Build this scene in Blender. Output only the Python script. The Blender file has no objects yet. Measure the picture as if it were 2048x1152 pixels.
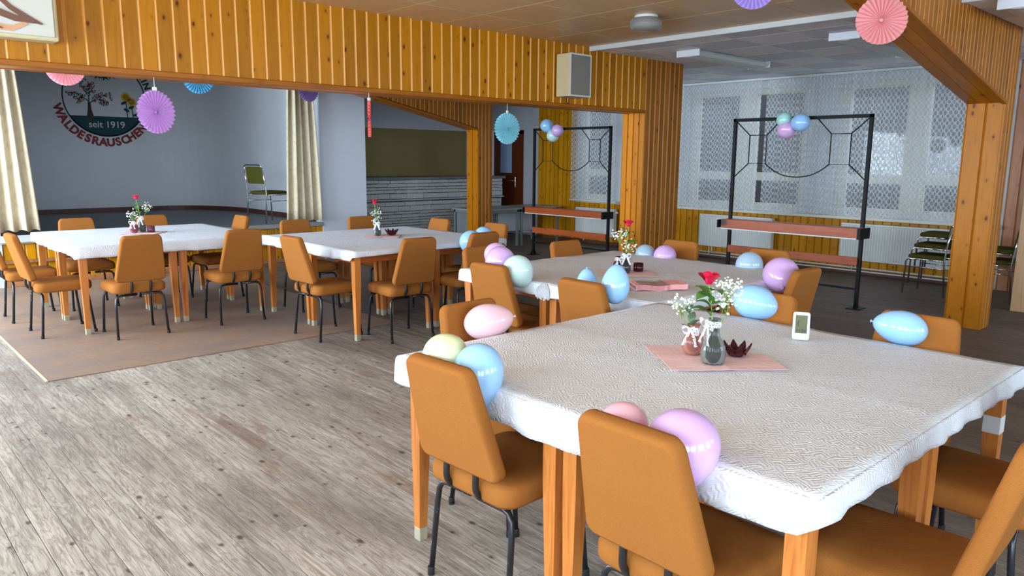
import bpy, bmesh, math, random
from mathutils import Vector, Matrix
PI = math.pi
SC = bpy.context.scene
COL = SC.collection
random.seed(7)

# ------------------------------------------------------------------ camera, world, light, exposure
cam_d = bpy.data.cameras.new('camera')
cam = bpy.data.objects.new('camera', cam_d); COL.objects.link(cam)
cam.location = (0, 0, 1.52)
cam.rotation_euler = (1.3999747, -0.0077389, -0.7459249)
cam_d.sensor_width = 36.0; cam_d.lens = 36.0 * 1501.0 / 2048.0
cam_d.clip_start = 0.02; cam_d.clip_end = 200
SC.camera = cam
SC.view_settings.view_transform = 'Standard'
SC.view_settings.look = 'None'
SC.view_settings.gamma = 1.0
SC.view_settings.use_curve_mapping = False
SC.view_settings.exposure = 0.15
SC.cycles.use_denoising = True
SC.cycles.max_bounces = 8
SC.cycles.diffuse_bounces = 4
SC.cycles.glossy_bounces = 3
SC.cycles.transparent_max_bounces = 10
SC.cycles.caustics_reflective = False
SC.cycles.caustics_refractive = False
SC.cycles.sample_clamp_indirect = 6.0
world = bpy.data.worlds.new('world'); SC.world = world; world.use_nodes = True
bg = world.node_tree.nodes['Background']
bg.inputs[0].default_value = (0.62, 0.74, 0.92, 1); bg.inputs[1].default_value = 5.4

def window_light(name, loc, rot, w, h, power, col=(0.70, 0.85, 1.0)):
    d = bpy.data.lights.new(name, 'AREA'); d.shape = 'RECTANGLE'; d.size = w; d.size_y = h
    d.energy = power; d.color = col; d.spread = PI
    o = bpy.data.objects.new(name, d); COL.objects.link(o); o.location = loc; o.rotation_euler = rot
    return o
XL, YR = -2.4, -5.0                                             # plaster walls with the daylight windows, behind and left of the camera
LEFT_WINDOWS = [(-4.2, -2.6), (-1.7, -.1), (.6, 2.2), (2.9, 4.9), (6.2, 8.0), (8.4, 10.0)]
WZ0, WZ1 = 0.85, 2.66
LEFT_POWER = [95, 108, 98, 125, 225, 330]
for (a, b), pw in zip(LEFT_WINDOWS, LEFT_POWER):
    window_light('window_daylight', (XL + .06, (a + b) / 2, (WZ0 + WZ1) / 2), (0, -PI / 2, 0), WZ1 - WZ0 - .1, b - a - .1, pw)
REAR_WINDOWS = [(-2.2, -.4), (.8, 2.6), (3.8, 5.6), (7.0, 9.4)]
for (a, b), pw in zip(REAR_WINDOWS, (95, 95, 85, 50)):
    window_light('window_daylight', ((a + b) / 2, YR + .06, (WZ0 + WZ1) / 2), (PI / 2, 0, 0), b - a - .1, WZ1 - WZ0 - .1, pw)

# ------------------------------------------------------------------ node helpers
def new_mat(name):
    m = bpy.data.materials.new(name); m.use_nodes = True
    nt = m.node_tree; nt.nodes.clear()
    out = nt.nodes.new('ShaderNodeOutputMaterial')
    return m, nt, out
def nd(nt, t, **kw):
    n = nt.nodes.new('ShaderNode' + t)
    for k, v in kw.items():
        if k.startswith('i_'): n.inputs[k[2:].replace('_', ' ')].default_value = v
        else: setattr(n, k, v)
    return n
def lk(nt, a, b): nt.links.new(a, b)
def c4(c): return (c[0], c[1], c[2], 1)
def srgb(r, g, b):
    f = lambda x: (x / 255 / 12.92) if x / 255 <= .04045 else ((x / 255 + .055) / 1.055) ** 2.4
    return (f(r), f(g), f(b))
def mathn(nt, op, a, b=None, clamp=False):
    n = nt.nodes.new('ShaderNodeMath'); n.operation = op; n.use_clamp = clamp
    for i, v in enumerate((a, b)):
        if v is None: continue
        if isinstance(v, (int, float)): n.inputs[i].default_value = v
        else: nt.links.new(v, n.inputs[i])
    return n.outputs[0]
def mixc(nt, fac, a, b, blend='MIX'):
    n = nt.nodes.new('ShaderNodeMix'); n.data_type = 'RGBA'; n.blend_type = blend
    for s, v in ((n.inputs[0], fac), (n.inputs[6], a), (n.inputs[7], b)):
        if isinstance(v, (int, float)): s.default_value = v
        elif isinstance(v, tuple): s.default_value = c4(v)
        else: nt.links.new(v, s)
    return n.outputs[2]
def ramp(nt, fac, stops, interp='LINEAR'):
    n = nt.nodes.new('ShaderNodeValToRGB'); cr = n.color_ramp; cr.interpolation = interp
    while len(cr.elements) > 1: cr.elements.remove(cr.elements[-1])
    cr.elements[0].position = stops[0][0]; cr.elements[0].color = c4(stops[0][1])
    for p, c in stops[1:]:
        e = cr.elements.new(p); e.color = c4(c)
    nt.links.new(fac, n.inputs[0]); return n.outputs[0]
def obj_coords(nt, rnd=True, scale=(1, 1, 1), world=False):
    if world:
        src = nd(nt, 'NewGeometry').outputs['Position']
    else:
        src = nd(nt, 'TexCoord').outputs['Object']
    if rnd:
        oi = nd(nt, 'ObjectInfo')
        cb = nd(nt, 'CombineXYZ')
        for i, k in enumerate((37.0, 61.0, 83.0)):
            lk(nt, mathn(nt, 'MULTIPLY', oi.outputs['Random'], k), cb.inputs[i])
        va = nd(nt, 'VectorMath', operation='ADD'); lk(nt, src, va.inputs[0]); lk(nt, cb.outputs[0], va.inputs[1]); src = va.outputs[0]
    mp = nd(nt, 'Mapping'); mp.inputs['Scale'].default_value = scale; lk(nt, src, mp.inputs[0])
    return mp.outputs[0]
def noise(nt, vec, scale, detail=3, rough=.55, dist=0.0):
    n = nd(nt, 'TexNoise'); n.inputs['Scale'].default_value = scale; n.inputs['Detail'].default_value = detail
    n.inputs['Roughness'].default_value = rough; n.inputs['Distortion'].default_value = dist
    lk(nt, vec, n.inputs['Vector']); return n.outputs['Fac']
def knot_field(nt, vec, scale):
    n = nd(nt, 'TexVoronoi'); n.feature = 'F1'; n.voronoi_dimensions = '2D'; n.inputs['Scale'].default_value = scale; lk(nt, vec, n.inputs['Vector'])
    sc = nd(nt, 'SeparateColor'); lk(nt, n.outputs['Color'], sc.inputs[0])
    # only some cells carry a knot, and of different size
    big = mathn(nt, 'MULTIPLY', mathn(nt, 'SUBTRACT', sc.outputs[0], .38, False), .16)
    return mathn(nt, 'SUBTRACT', mathn(nt, 'ADD', n.outputs['Distance'], .06), big)
def voro(nt, vec, scale, feature='F1', out='Distance', rand=1.0, dims='2D'):
    n = nd(nt, 'TexVoronoi'); n.feature = feature; n.voronoi_dimensions = dims; n.inputs['Scale'].default_value = scale; n.inputs['Randomness'].default_value = rand
    lk(nt, vec, n.inputs['Vector']); return n.outputs[out]
def bump(nt, h, strength, dist=.01):
    b = nd(nt, 'Bump'); b.inputs['Strength'].default_value = strength; b.inputs['Distance'].default_value = dist
    lk(nt, h, b.inputs['Height']); return b.outputs[0]
def finish(nt, out, color, rough=.5, normal=None, metal=0.0, spec=.5, **kw):
    p = nd(nt, 'BsdfPrincipled')
    for key, v in (('Base Color', color), ('Roughness', rough), ('Metallic', metal)):
        if isinstance(v, tuple): p.inputs[key].default_value = c4(v)
        elif isinstance(v, (int, float)): p.inputs[key].default_value = v
        else: lk(nt, v, p.inputs[key])
    p.inputs['Specular IOR Level'].default_value = spec
    for k, v in kw.items():
        s = p.inputs[k.replace('_', ' ')]
        s.default_value = v
    if normal is not None: lk(nt, normal, p.inputs['Normal'])
    lk(nt, p.outputs[0], out.inputs[0]); return p

# ------------------------------------------------------------------ materials
def plain(name, col, rough=.6, vary=.06, nscale=30, metal=0.0, bmp=0.0, spec=.5, **kw):
    m, nt, out = new_mat(name)
    v = obj_coords(nt)
    f = noise(nt, v, nscale, 3)
    a = tuple(min(1, c * (1 + vary)) for c in col); b = tuple(c * (1 - vary) for c in col)
    c = mixc(nt, f, b, a)
    finish(nt, out, c, rough, bump(nt, f, bmp) if bmp else None, metal, spec, **kw); return m

def pine(name, light, mid, dark, axis='Z', rough=.32, knots=1.0, vary=.18, kscale=5.0, grain=28, streak=.0, spec=.4):
    """varnished knotty pine; grain runs along the named axis of the piece"""
    m, nt, out = new_mat(name)
    s = {'X': (.07, 1, 1), 'Y': (1, .07, 1), 'Z': (1, 1, .07)}[axis]
    ks = {'X': (.55, 1, 1), 'Y': (1, .55, 1), 'Z': (1, 1, .55)}[axis]
    vg = obj_coords(nt, True, s); vk = obj_coords(nt, True, ks)
    g = noise(nt, vg, grain, 4, .6, .6)
    base = ramp(nt, g, [(.25, mid), (.5, light), (.72, mid)])
    broad = noise(nt, vg, 6, 2)
    base = mixc(nt, mathn(nt, 'MULTIPLY', broad, .55), base, mid)
    oi = nd(nt, 'ObjectInfo')
    val = mathn(nt, 'ADD', mathn(nt, 'MULTIPLY', oi.outputs['Random'], 2 * vary), 1 - vary)
    hs = nd(nt, 'HueSaturation'); lk(nt, base, hs.inputs['Color']); lk(nt, val, hs.inputs['Value']); base = hs.outputs[0]
    if knots:
        sp_ = nd(nt, 'SeparateXYZ'); lk(nt, vk, sp_.inputs[0]); o_ = [sp_.outputs[i] for i in range(3)]
        al = o_.pop('XYZ'.index(axis)); cb_ = nd(nt, 'CombineXYZ'); lk(nt, mathn(nt, 'ADD', o_[0], o_[1]), cb_.inputs[0]); lk(nt, al, cb_.inputs[1]); vk = cb_.outputs[0]
        d = knot_field(nt, vk, kscale)
        wob = mathn(nt, 'ADD', d, mathn(nt, 'MULTIPLY', noise(nt, vk, 40, 2), .05))
        kf = ramp(nt, wob, [(.05, (1, 1, 1)), (.075, (.7, .7, .7)), (.13, (.14, .14, .14)), (.24, (0, 0, 0))])
        base = mixc(nt, mathn(nt, 'MULTIPLY', kf, knots), base, dark)
    finish(nt, out, base, rough, bump(nt, g, .06, .004), 0, spec); return m

M = {}
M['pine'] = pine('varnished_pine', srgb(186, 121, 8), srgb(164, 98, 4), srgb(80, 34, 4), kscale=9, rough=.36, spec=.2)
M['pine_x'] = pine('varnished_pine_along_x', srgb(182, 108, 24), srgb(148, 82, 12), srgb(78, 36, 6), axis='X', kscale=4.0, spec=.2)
M['pine_shaded'] = pine('shaded_varnished_pine', srgb(172, 106, 24), srgb(140, 82, 14), srgb(80, 40, 6), kscale=9, rough=.4, spec=.15)  # shade of the faces turned from the windows is put into this colour
M['pine_lit'] = pine('lit_varnished_pine', srgb(204, 128, 26), srgb(182, 106, 12), srgb(90, 42, 8), kscale=9, rough=.36, spec=.2)  # lit copy: daylight on the left-facing column sides put into the colour
M['pine_yellow'] = pine('yellow_varnished_pine', srgb(206, 144, 12), srgb(180, 116, 4), srgb(100, 54, 6), kscale=9, rough=.4, spec=.2)
M['pine_pink'] = pine('pinkish_pine', srgb(176, 120, 82), srgb(146, 92, 56), srgb(84, 46, 20), kscale=6, rough=.45)
M['pine_bare'] = pine('bare_pale_wood', srgb(196, 156, 116), srgb(170, 128, 90), srgb(120, 80, 50), kscale=2.5, rough=.5, knots=.4)
M['shelf_wood'] = pine('red_brown_stained_wood', srgb(188, 92, 40), srgb(150, 64, 22), srgb(52, 20, 8), axis='Y', kscale=2.6, rough=.4, knots=1.0)
M['leg_wood'] = pine('worn_table_wood', srgb(206, 130, 60), srgb(164, 90, 34), srgb(110, 54, 18), axis='Z', knots=0, rough=.4, vary=.12, grain=36)
M['apron_wood'] = pine('table_apron_wood', srgb(176, 92, 40), srgb(140, 66, 26), srgb(90, 40, 14), axis='X', knots=0, rough=.42, vary=.1)

def floor_mat():
    m, nt, out = new_mat('worn_floorboards')
    vg = obj_coords(nt, True, (1, .045, 1)); vk = obj_coords(nt, True, (1, .6, 1)); w = obj_coords(nt, False, (1, .35, 1), world=True)
    wv = obj_coords(nt, True, (.9, .09, 1))
    g = noise(nt, vg, 62, 5, .65, 1.2)
    rings = noise(nt, wv, 24, 3, .6, 2.2)
    base = ramp(nt, g, [(.28, srgb(124, 110, 98)), (.46, srgb(172, 160, 144)), (.66, srgb(196, 184, 168))])
    base = mixc(nt, ramp(nt, rings, [(.42, (0, 0, 0)), (.5, (.5, .5, .5)), (.56, (0, 0, 0))]), base, srgb(96, 76, 62))
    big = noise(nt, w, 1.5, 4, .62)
    base = mixc(nt, ramp(nt, big, [(.46, (0, 0, 0)), (.64, (.55, .55, .55))]), base, srgb(104, 90, 80))
    red = noise(nt, obj_coords(nt, True, (1, .5, 1)), 2.6, 3)
    base = mixc(nt, ramp(nt, red, [(.6, (0, 0, 0)), (.72, (.55, .55, .55))]), base, srgb(126, 84, 62))
    # boards darken towards the window side: dimmer light there put into the colour
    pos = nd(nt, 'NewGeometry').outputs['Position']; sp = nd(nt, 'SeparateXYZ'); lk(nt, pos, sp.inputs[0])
    shade_pos = mathn(nt, 'ADD', sp.outputs[0], mathn(nt, 'MULTIPLY', big, 1.6))
    shade_fac = ramp(nt, mathn(nt, 'MULTIPLY', shade_pos, .1), [(.28, (0, 0, 0)), (.5, (.78, .78, .78))])
    base = mixc(nt, shade_fac, base, mixc(nt, g, srgb(52, 38, 30), srgb(104, 82, 66)))
    d = mathn(nt, 'ADD', knot_field(nt, vk, 7.4), mathn(nt, 'MULTIPLY', noise(nt, vk, 50, 2), .06))
    kf = ramp(nt, d, [(.06, (1, 1, 1)), (.085, (.5, .5, .5)), (.14, (0, 0, 0))])
    base = mixc(nt, mathn(nt, 'MULTIPLY', kf, .85), base, srgb(66, 50, 40))
    oi = nd(nt, 'ObjectInfo'); hs = nd(nt, 'HueSaturation'); lk(nt, base, hs.inputs['Color'])
    lk(nt, mathn(nt, 'ADD', mathn(nt, 'MULTIPLY', oi.outputs['Random'], .22), .89), hs.inputs['Value'])
    hs.inputs['Saturation'].default_value = .92
    finish(nt, out, hs.outputs[0], .62, bump(nt, g, .25, .004), 0, .3); return m
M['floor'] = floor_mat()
def mat_mat():
    m, nt, out = new_mat('scuffed_hardboard')
    w = obj_coords(nt, False, (.35, 1, 1), world=True)
    a = noise(nt, w, 22, 6, .8); b = noise(nt, w, 2.2, 4)
    c = mixc(nt, a, srgb(110, 84, 66), srgb(178, 148, 124))
    c = mixc(nt, ramp(nt, b, [(.4, (0, 0, 0)), (.65, (.7, .7, .7))]), c, srgb(122, 108, 104))
    finish(nt, out, c, .5, bump(nt, a, .1, .003)); return m
M['hardboard'] = mat_mat()
M['edge_tape'] = plain('pale_edge', srgb(214, 190, 150), .6)

def fabric(name, a, b, scale=420, rough=.95):
    m, nt, out = new_mat(name)
    v = obj_coords(nt)
    n1 = noise(nt, v, scale, 2, .7); n2 = noise(nt, v, 5, 2)
    wv = nd(nt, 'TexWave'); wv.wave_type = 'BANDS'; wv.bands_direction = 'DIAGONAL'; wv.inputs['Scale'].default_value = 110; wv.inputs['Distortion'].default_value = 1.5
    lk(nt, v, wv.inputs[0])
    c = mixc(nt, n1, a, b); c = mixc(nt, mathn(nt, 'MULTIPLY', wv.outputs['Fac'], .25), c, a)
    c = mixc(nt, mathn(nt, 'MULTIPLY', n2, .25), c, a)
    finish(nt, out, c, rough, bump(nt, mathn(nt, 'ADD', n1, wv.outputs['Fac']), .28, .0015), 0, .06); return m
M['orange_fabric'] = fabric('rust_orange_upholstery', srgb(132, 80, 34), srgb(184, 118, 58))
M['green_fabric'] = fabric('olive_green_upholstery', srgb(58, 58, 22), srgb(92, 88, 34))
M['black_tube'] = plain('black_lacquered_tube', (.012, .012, .014), .28, .3, 60, spec=.6)
def chipped_black():
    m, nt, out = new_mat('chipped_black_tube')
    v = obj_coords(nt, True, (1, 1, .35)); n = noise(nt, v, 60, 4, .7)
    f = ramp(nt, n, [(.66, (0, 0, 0)), (.69, (1, 1, 1))])
    finish(nt, out, mixc(nt, f, (.013, .013, .016), (.45, .45, .45)), .3); return m
M['leg_black'] = chipped_black()
M['rubber'] = plain('black_rubber', (.01, .01, .01), .8)
M['chrome'] = plain('chromed_steel', (.75, .77, .8), .12, .02, metal=1.0)
M['brass'] = plain('dull_metal_foot_cap', srgb(176, 166, 140), .5, .25, 50, metal=.3)
M['black_steel'] = plain('black_painted_steel', (.008, .008, .009), .55, .2, spec=.2)
M['white_paint'] = plain('white_paint', srgb(214, 216, 214), .45, .03)
M['radiator'] = plain('white_enamel', srgb(214, 216, 210), .35, .02)
M['cream_frame'] = plain('cream_window_paint', srgb(206, 202, 186), .45, .04)
M['plaster'] = plain('blue_white_plaster', srgb(216, 222, 230), .85, .04, 4)
M['plaster_white'] = plain('white_plaster', srgb(206, 208, 210), .85, .03, 4)
M['stage_wall'] = plain('grey_stage_plaster', srgb(222, 226, 230), .85, .04, 2.5)
M['stage_floor'] = plain('dark_grey_stage_floor', srgb(104, 108, 110), .5, .1, 6)
M['dark_brown'] = plain('dark_brown_paint', srgb(92, 54, 40), .5)
M['olive'] = plain('olive_panel', srgb(156, 138, 86), .6, .05, 3)
M['door_wood'] = pine('red_brown_door_wood', srgb(116, 54, 22), srgb(84, 34, 12), srgb(40, 16, 6), knots=.3, rough=.3)
M['brown_tile'] = None
def tile_brown():
    m, nt, out = new_mat('brown_fibreboard_tile')
    v = obj_coords(nt, True, (1, .12, 1)); n = noise(nt, v, 12, 4, .6); n2 = noise(nt, obj_coords(nt), 3, 3)
    c = mixc(nt, n, srgb(200, 160, 112), srgb(228, 192, 146)); c = mixc(nt, mathn(nt, 'MULTIPLY', n2, .5), c, srgb(210, 170, 122))
    finish(nt, out, c, .42, bump(nt, n, .05)); return m
M['brown_tile'] = tile_brown()
M['tile_smooth'] = plain('smooth_white_ceiling_tile', srgb(222, 224, 228), .9, .02, 8)
def tile_rough():
    m, nt, out = new_mat('pitted_white_ceiling_tile')
    n = noise(nt, obj_coords(nt), 95, 3, .7)
    c = ramp(nt, n, [(.36, srgb(212, 214, 218)), (.52, srgb(254, 254, 254))])
    finish(nt, out, c, .95, bump(nt, n, .2, .004)); return m
M['tile_rough'] = tile_rough()
def cloth_mat():
    m, nt, out = new_mat('embossed_white_paper_cloth')
    v0 = obj_coords(nt, False, (1, 1, 1)); sz = nd(nt, 'SeparateXYZ'); lk(nt, v0, sz.inputs[0]); cz = nd(nt, 'CombineXYZ')
    for i in range(2): lk(nt, mathn(nt, 'ADD', sz.outputs[i], sz.outputs[2]), cz.inputs[i])
    wn_ = nd(nt, 'TexNoise'); wn_.inputs['Scale'].default_value = 14; wn_.inputs['Detail'].default_value = 2; lk(nt, cz.outputs[0], wn_.inputs['Vector'])
    wsub = nd(nt, 'VectorMath', operation='SUBTRACT'); wsub.inputs[1].default_value = (.5, .5, .5); lk(nt, wn_.outputs['Color'], wsub.inputs[0])
    wsc = nd(nt, 'VectorMath', operation='SCALE'); wsc.inputs['Scale'].default_value = .05; lk(nt, wsub.outputs[0], wsc.inputs[0])
    wad = nd(nt, 'VectorMath', operation='ADD'); lk(nt, cz.outputs[0], wad.inputs[0]); lk(nt, wsc.outputs[0], wad.inputs[1])
    v = wad.outputs[0]
    # basket-weave embossing: alternating blocks of diagonal ribs
    wa = nd(nt, 'TexWave'); wa.bands_direction = 'X'; wa.inputs['Scale'].default_value = 30; wa.inputs['Distortion'].default_value = .8; wa.inputs['Detail'].default_value = 2
    wb = nd(nt, 'TexWave'); wb.bands_direction = 'Y'; wb.inputs['Scale'].default_value = 30; wb.inputs['Distortion'].default_value = .8; wb.inputs['Detail'].default_value = 2
    mp = nd(nt, 'Mapping'); mp.inputs['Rotation'].default_value = (0, 0, .6); lk(nt, v, mp.inputs[0])
    lk(nt, mp.outputs[0], wa.inputs[0]); lk(nt, mp.outputs[0], wb.inputs[0])
    ck = nd(nt, 'TexChecker'); ck.inputs['Scale'].default_value = 24; lk(nt, v, ck.inputs['Vector'])
    h = mixc(nt, ck.outputs['Fac'], wa.outputs['Color'], wb.outputs['Color'])
    big = noise(nt, v, 30, 3)
    bw = nd(nt, 'RGBToBW'); lk(nt, h, bw.inputs[0])
    hh = mathn(nt, 'ADD', bw.outputs[0], mathn(nt, 'MULTIPLY', big, 1.3))
    finish(nt, out, srgb(226, 228, 232), .55, bump(nt, hh, .32, .006), 0, .25); return m
M['cloth'] = cloth_mat()
M['napkin'] = plain('pink_paper_napkin', srgb(240, 200, 196), .85, .05, 40, bmp=.15)
M['napkin_pack'] = plain('salmon_napkins', srgb(234, 162, 160), .8, .08, 60, bmp=.2)
def balloon_mat(name, col):
    m, nt, out = new_mat(name)
    f = noise(nt, obj_coords(nt), 3, 2)
    c = mixc(nt, f, tuple(x * .96 for x in col), tuple(min(1, x * 1.04) for x in col))
    p = finish(nt, out, c, .16, None, 0, .55, Coat_Weight=.3)
    return m
BAL = {'blue': srgb(158, 204, 244), 'paleblue': srgb(172, 200, 220), 'purple': srgb(214, 174, 226), 'pink': srgb(244, 200, 208),
       'lilac': srgb(222, 178, 224), 'yellow': srgb(226, 230, 180), 'mint': srgb(200, 228, 222), 'green': srgb(176, 226, 212), 'rose': srgb(242, 186, 198)}
for k, v in list(BAL.items()): BAL[k] = balloon_mat('latex_' + k, v)
def paper(name, col):
    m, nt, out = new_mat(name)
    f = noise(nt, obj_coords(nt), 60, 2)
    c = mixc(nt, f, tuple(x * .94 for x in col), tuple(min(1, x * 1.03) for x in col))
    p = nd(nt, 'BsdfDiffuse'); t = nd(nt, 'BsdfTranslucent'); lk(nt, c, p.inputs[0]); lk(nt, c, t.inputs[0])
    mx = nd(nt, 'MixShader'); mx.inputs[0].default_value = .3; lk(nt, p.outputs[0], mx.inputs[1]); lk(nt, t.outputs[0], mx.inputs[2])
    lk(nt, mx.outputs[0], out.inputs[0]); return m
FANC = {'pink': paper('pink_tissue', srgb(250, 176, 176)), 'lightpink': paper('light_pink_tissue', srgb(250, 182, 192)), 'purple': paper('purple_tissue', srgb(198, 152, 208)), 'violet': paper('violet_tissue', srgb(158, 132, 200)),
        'cyan': paper('sky_blue_tissue', srgb(156, 220, 232)), 'blue': paper('blue_tissue', srgb(104, 184, 222)), 'red': paper('coral_tissue', srgb(236, 108, 104)), 'lilac': paper('lilac_tissue', srgb(196, 170, 240))}
M['string'] = plain('white_string', srgb(230, 230, 230), .8)
def glass(name, col, fac=.55, rough=.05):
    """coloured thin glass: partly see-through, glossy"""
    m, nt, out = new_mat(name)
    t = nd(nt, 'BsdfTransparent'); t.inputs[0].default_value = c4(col)
    d = nd(nt, 'BsdfPrincipled'); d.inputs['Base Color'].default_value = c4(tuple(c * .6 for c in col)); d.inputs['Roughness'].default_value = rough
    n = noise(nt, obj_coords(nt), 20, 2); lk(nt, bump(nt, n, .1), d.inputs['Normal'])
    fr = nd(nt, 'Fresnel'); fr.inputs[0].default_value = 1.5
    mx = nd(nt, 'MixShader'); lk(nt, mathn(nt, 'ADD', fr.outputs[0], fac, True), mx.inputs[0]); lk(nt, t.outputs[0], mx.inputs[1]); lk(nt, d.outputs[0], mx.inputs[2])
    lk(nt, mx.outputs[0], out.inputs[0]); return m
M['smoke_glass'] = glass('smoked_glass', srgb(142, 148, 142), .24)
M['rose_glass'] = glass('rose_glass', srgb(206, 140, 120), .55, .15)
M['wine_glass'] = glass('wine_red_glass', srgb(96, 28, 46), .6)
M['mauve_glass'] = glass('mauve_glass', srgb(170, 96, 116), .5)
M['grey_glass'] = glass('dark_smoked_glass', srgb(84, 78, 84), .5)
M['clear_glass'] = glass('clear_cut_glass', srgb(226, 224, 218), .35, .12)
M['film'] = glass('clear_film', (1, 1, 1), .03, .25)
def window_glass():
    m, nt, out = new_mat('window_pane')
    t = nd(nt, 'BsdfTransparent'); g = nd(nt, 'BsdfGlossy'); g.inputs['Roughness'].default_value = .02
    n = noise(nt, obj_coords(nt), 1.5, 1); lk(nt, bump(nt, n, .02), g.inputs['Normal'])
    fr = nd(nt, 'Fresnel'); fr.inputs[0].default_value = 1.5
    mx = nd(nt, 'MixShader'); lk(nt, mathn(nt, 'MULTIPLY', fr.outputs[0], .45, True), mx.inputs[0]); lk(nt, t.outputs[0], mx.inputs[1]); lk(nt, g.outputs[0], mx.inputs[2])
    lk(nt, mx.outputs[0], out.inputs[0]); return m
M['pane'] = window_glass()
def frosted():
    m, nt, out = new_mat('frosted_door_glass')
    n = noise(nt, obj_coords(nt), 60, 2)
    p = finish(nt, out, mixc(nt, n, srgb(150, 180, 224), srgb(190, 214, 244)), .35); return m
M['frosted'] = frosted()
def net_mat():
    m, nt, out = new_mat('net_curtain_lace')
    uv = nd(nt, 'TexCoord').outputs['UV']; sp = nd(nt, 'SeparateXYZ'); lk(nt, uv, sp.inputs[0])
    U, V = sp.outputs[0], sp.outputs[1]                       # metres along the cloth and up
    P = .074
    def cell(du, dv):
        fu = mathn(nt, 'SUBTRACT', mathn(nt, 'FRACT', mathn(nt, 'ADD', mathn(nt, 'DIVIDE', U, P), du)), .5)
        fv = mathn(nt, 'SUBTRACT', mathn(nt, 'FRACT', mathn(nt, 'ADD', mathn(nt, 'DIVIDE', V, P * 1.15), dv)), .5)
        return mathn(nt, 'SQRT', mathn(nt, 'ADD', mathn(nt, 'MULTIPLY', fu, fu), mathn(nt, 'MULTIPLY', fv, fv)))
    d = mathn(nt, 'MINIMUM', cell(0, 0), mathn(nt, 'ADD', cell(.5, .5), .07))
    hole = ramp(nt, d, [(.29, (1, 1, 1)), (.35, (0, 0, 0))])
    stripe = ramp(nt, mathn(nt, 'FRACT', mathn(nt, 'DIVIDE', U, .046)), [(.0, (1, 1, 1)), (.16, (1, 1, 1)), (.2, (0, 0, 0)), (1, (0, 0, 0))])
    fine = noise(nt, uv, 260, 1)
    op = mathn(nt, 'ADD', mathn(nt, 'SUBTRACT', .70, mathn(nt, 'MULTIPLY', hole, .42)), mathn(nt, 'MULTIPLY', stripe, .14))
    op = mathn(nt, 'ADD', op, mathn(nt, 'MULTIPLY', mathn(nt, 'SUBTRACT', fine, .5), .3), True)
    df = nd(nt, 'BsdfDiffuse'); df.inputs[0].default_value = c4(srgb(222, 226, 228)); tl = nd(nt, 'BsdfTranslucent'); tl.inputs[0].default_value = c4(srgb(222, 226, 228))
    a = nd(nt, 'MixShader'); a.inputs[0].default_value = .35; lk(nt, df.outputs[0], a.inputs[1]); lk(nt, tl.outputs[0], a.inputs[2])
    tr = nd(nt, 'BsdfTransparent'); mx = nd(nt, 'MixShader'); lk(nt, op, mx.inputs[0]); lk(nt, tr.outputs[0], mx.inputs[1]); lk(nt, a.outputs[0], mx.inputs[2])
    lk(nt, mx.outputs[0], out.inputs[0]); return m
M['net'] = net_mat()
def lace_mat():
    m, nt, out = new_mat('white_lace')
    d = voro(nt, obj_coords(nt), 140, 'DISTANCE_TO_EDGE', dims='3D')
    f = ramp(nt, d, [(.12, (1, 1, 1)), (.2, (.15, .15, .15))])
    df = nd(nt, 'BsdfDiffuse'); df.inputs[0].default_value = c4(srgb(240, 240, 238)); tr = nd(nt, 'BsdfTransparent')
    mx = nd(nt, 'MixShader'); lk(nt, f, mx.inputs[0]); lk(nt, tr.outputs[0], mx.inputs[1]); lk(nt, df.outputs[0], mx.inputs[2]); lk(nt, mx.outputs[0], out.inputs[0]); return m
M['lace'] = lace_mat()
def drape_mat():
    m, nt, out = new_mat('cream_damask_drape')
    n = noise(nt, obj_coords(nt, False), 14, 3, .6); n2 = noise(nt, obj_coords(nt, False), 3, 2)
    c = mixc(nt, ramp(nt, n, [(.5, (0, 0, 0)), (.62, (.5, .5, .5))]), srgb(214, 200, 168), srgb(186, 172, 140))
    finish(nt, out, c, .8, bump(nt, n, .1, .004), 0, .3, Sheen_Weight=.2); return m
M['drape'] = drape_mat()
M['rose_red'] = plain('crimson_petal', srgb(206, 20, 60), .45, .2, 40)
M['leaf'] = plain('green_leaf', srgb(74, 120, 46), .45, .3, 30)
M['leaf_grey'] = plain('grey_green_leaf', srgb(94, 120, 92), .5, .25, 30)
M['stem'] = plain('green_stem', srgb(140, 160, 70), .5, .15)
M['blossom'] = plain('white_blossom', srgb(238, 240, 226), .7, .05)
M['speaker_cream'] = plain('cream_woven_cloth', srgb(216, 200, 156), .9, .16, 160, bmp=.5)
M['speaker_grey'] = plain('grey_grille_cloth', srgb(124, 118, 110), .9, .06, 200)
M['panel_cream'] = plain('pale_panel', srgb(206, 204, 192), .7, .06, 90)
M['veneer_brown'] = plain('brown_veneer', srgb(112, 72, 50), .45, .15, 30)
M['veneer_tan'] = plain('tan_veneer', srgb(206, 156, 116), .45, .12, 30)
M['lcd'] = plain('dark_lcd', srgb(108, 110, 82), .6, .04, spec=.08)
M['lcd_ink'] = plain('lcd_segment', srgb(22, 24, 20), .4)
M['white_plastic'] = plain('white_plastic', srgb(232, 234, 238), .35, .02)
M['grey_metal'] = plain('grey_painted_metal', srgb(122, 128, 128), .4, .06)
M['grey_top'] = plain('grey_laminate', srgb(150, 152, 148), .35, .05)
M['white_board'] = plain('white_laminate', srgb(196, 202, 206), .5, .03)
M['stone'] = plain('grey_stone', srgb(206, 208, 206), .9, .25, 22, bmp=.5)
M['mortar'] = plain('dark_mortar', srgb(92, 94, 94), .95, .1)
M['tube_white'] = plain('fluorescent_diffuser', srgb(206, 212, 206), .4, .03)
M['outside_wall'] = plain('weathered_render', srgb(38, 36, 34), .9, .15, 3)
M['outside_ground'] = plain('pale_paving', srgb(226, 226, 222), .9)
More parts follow.
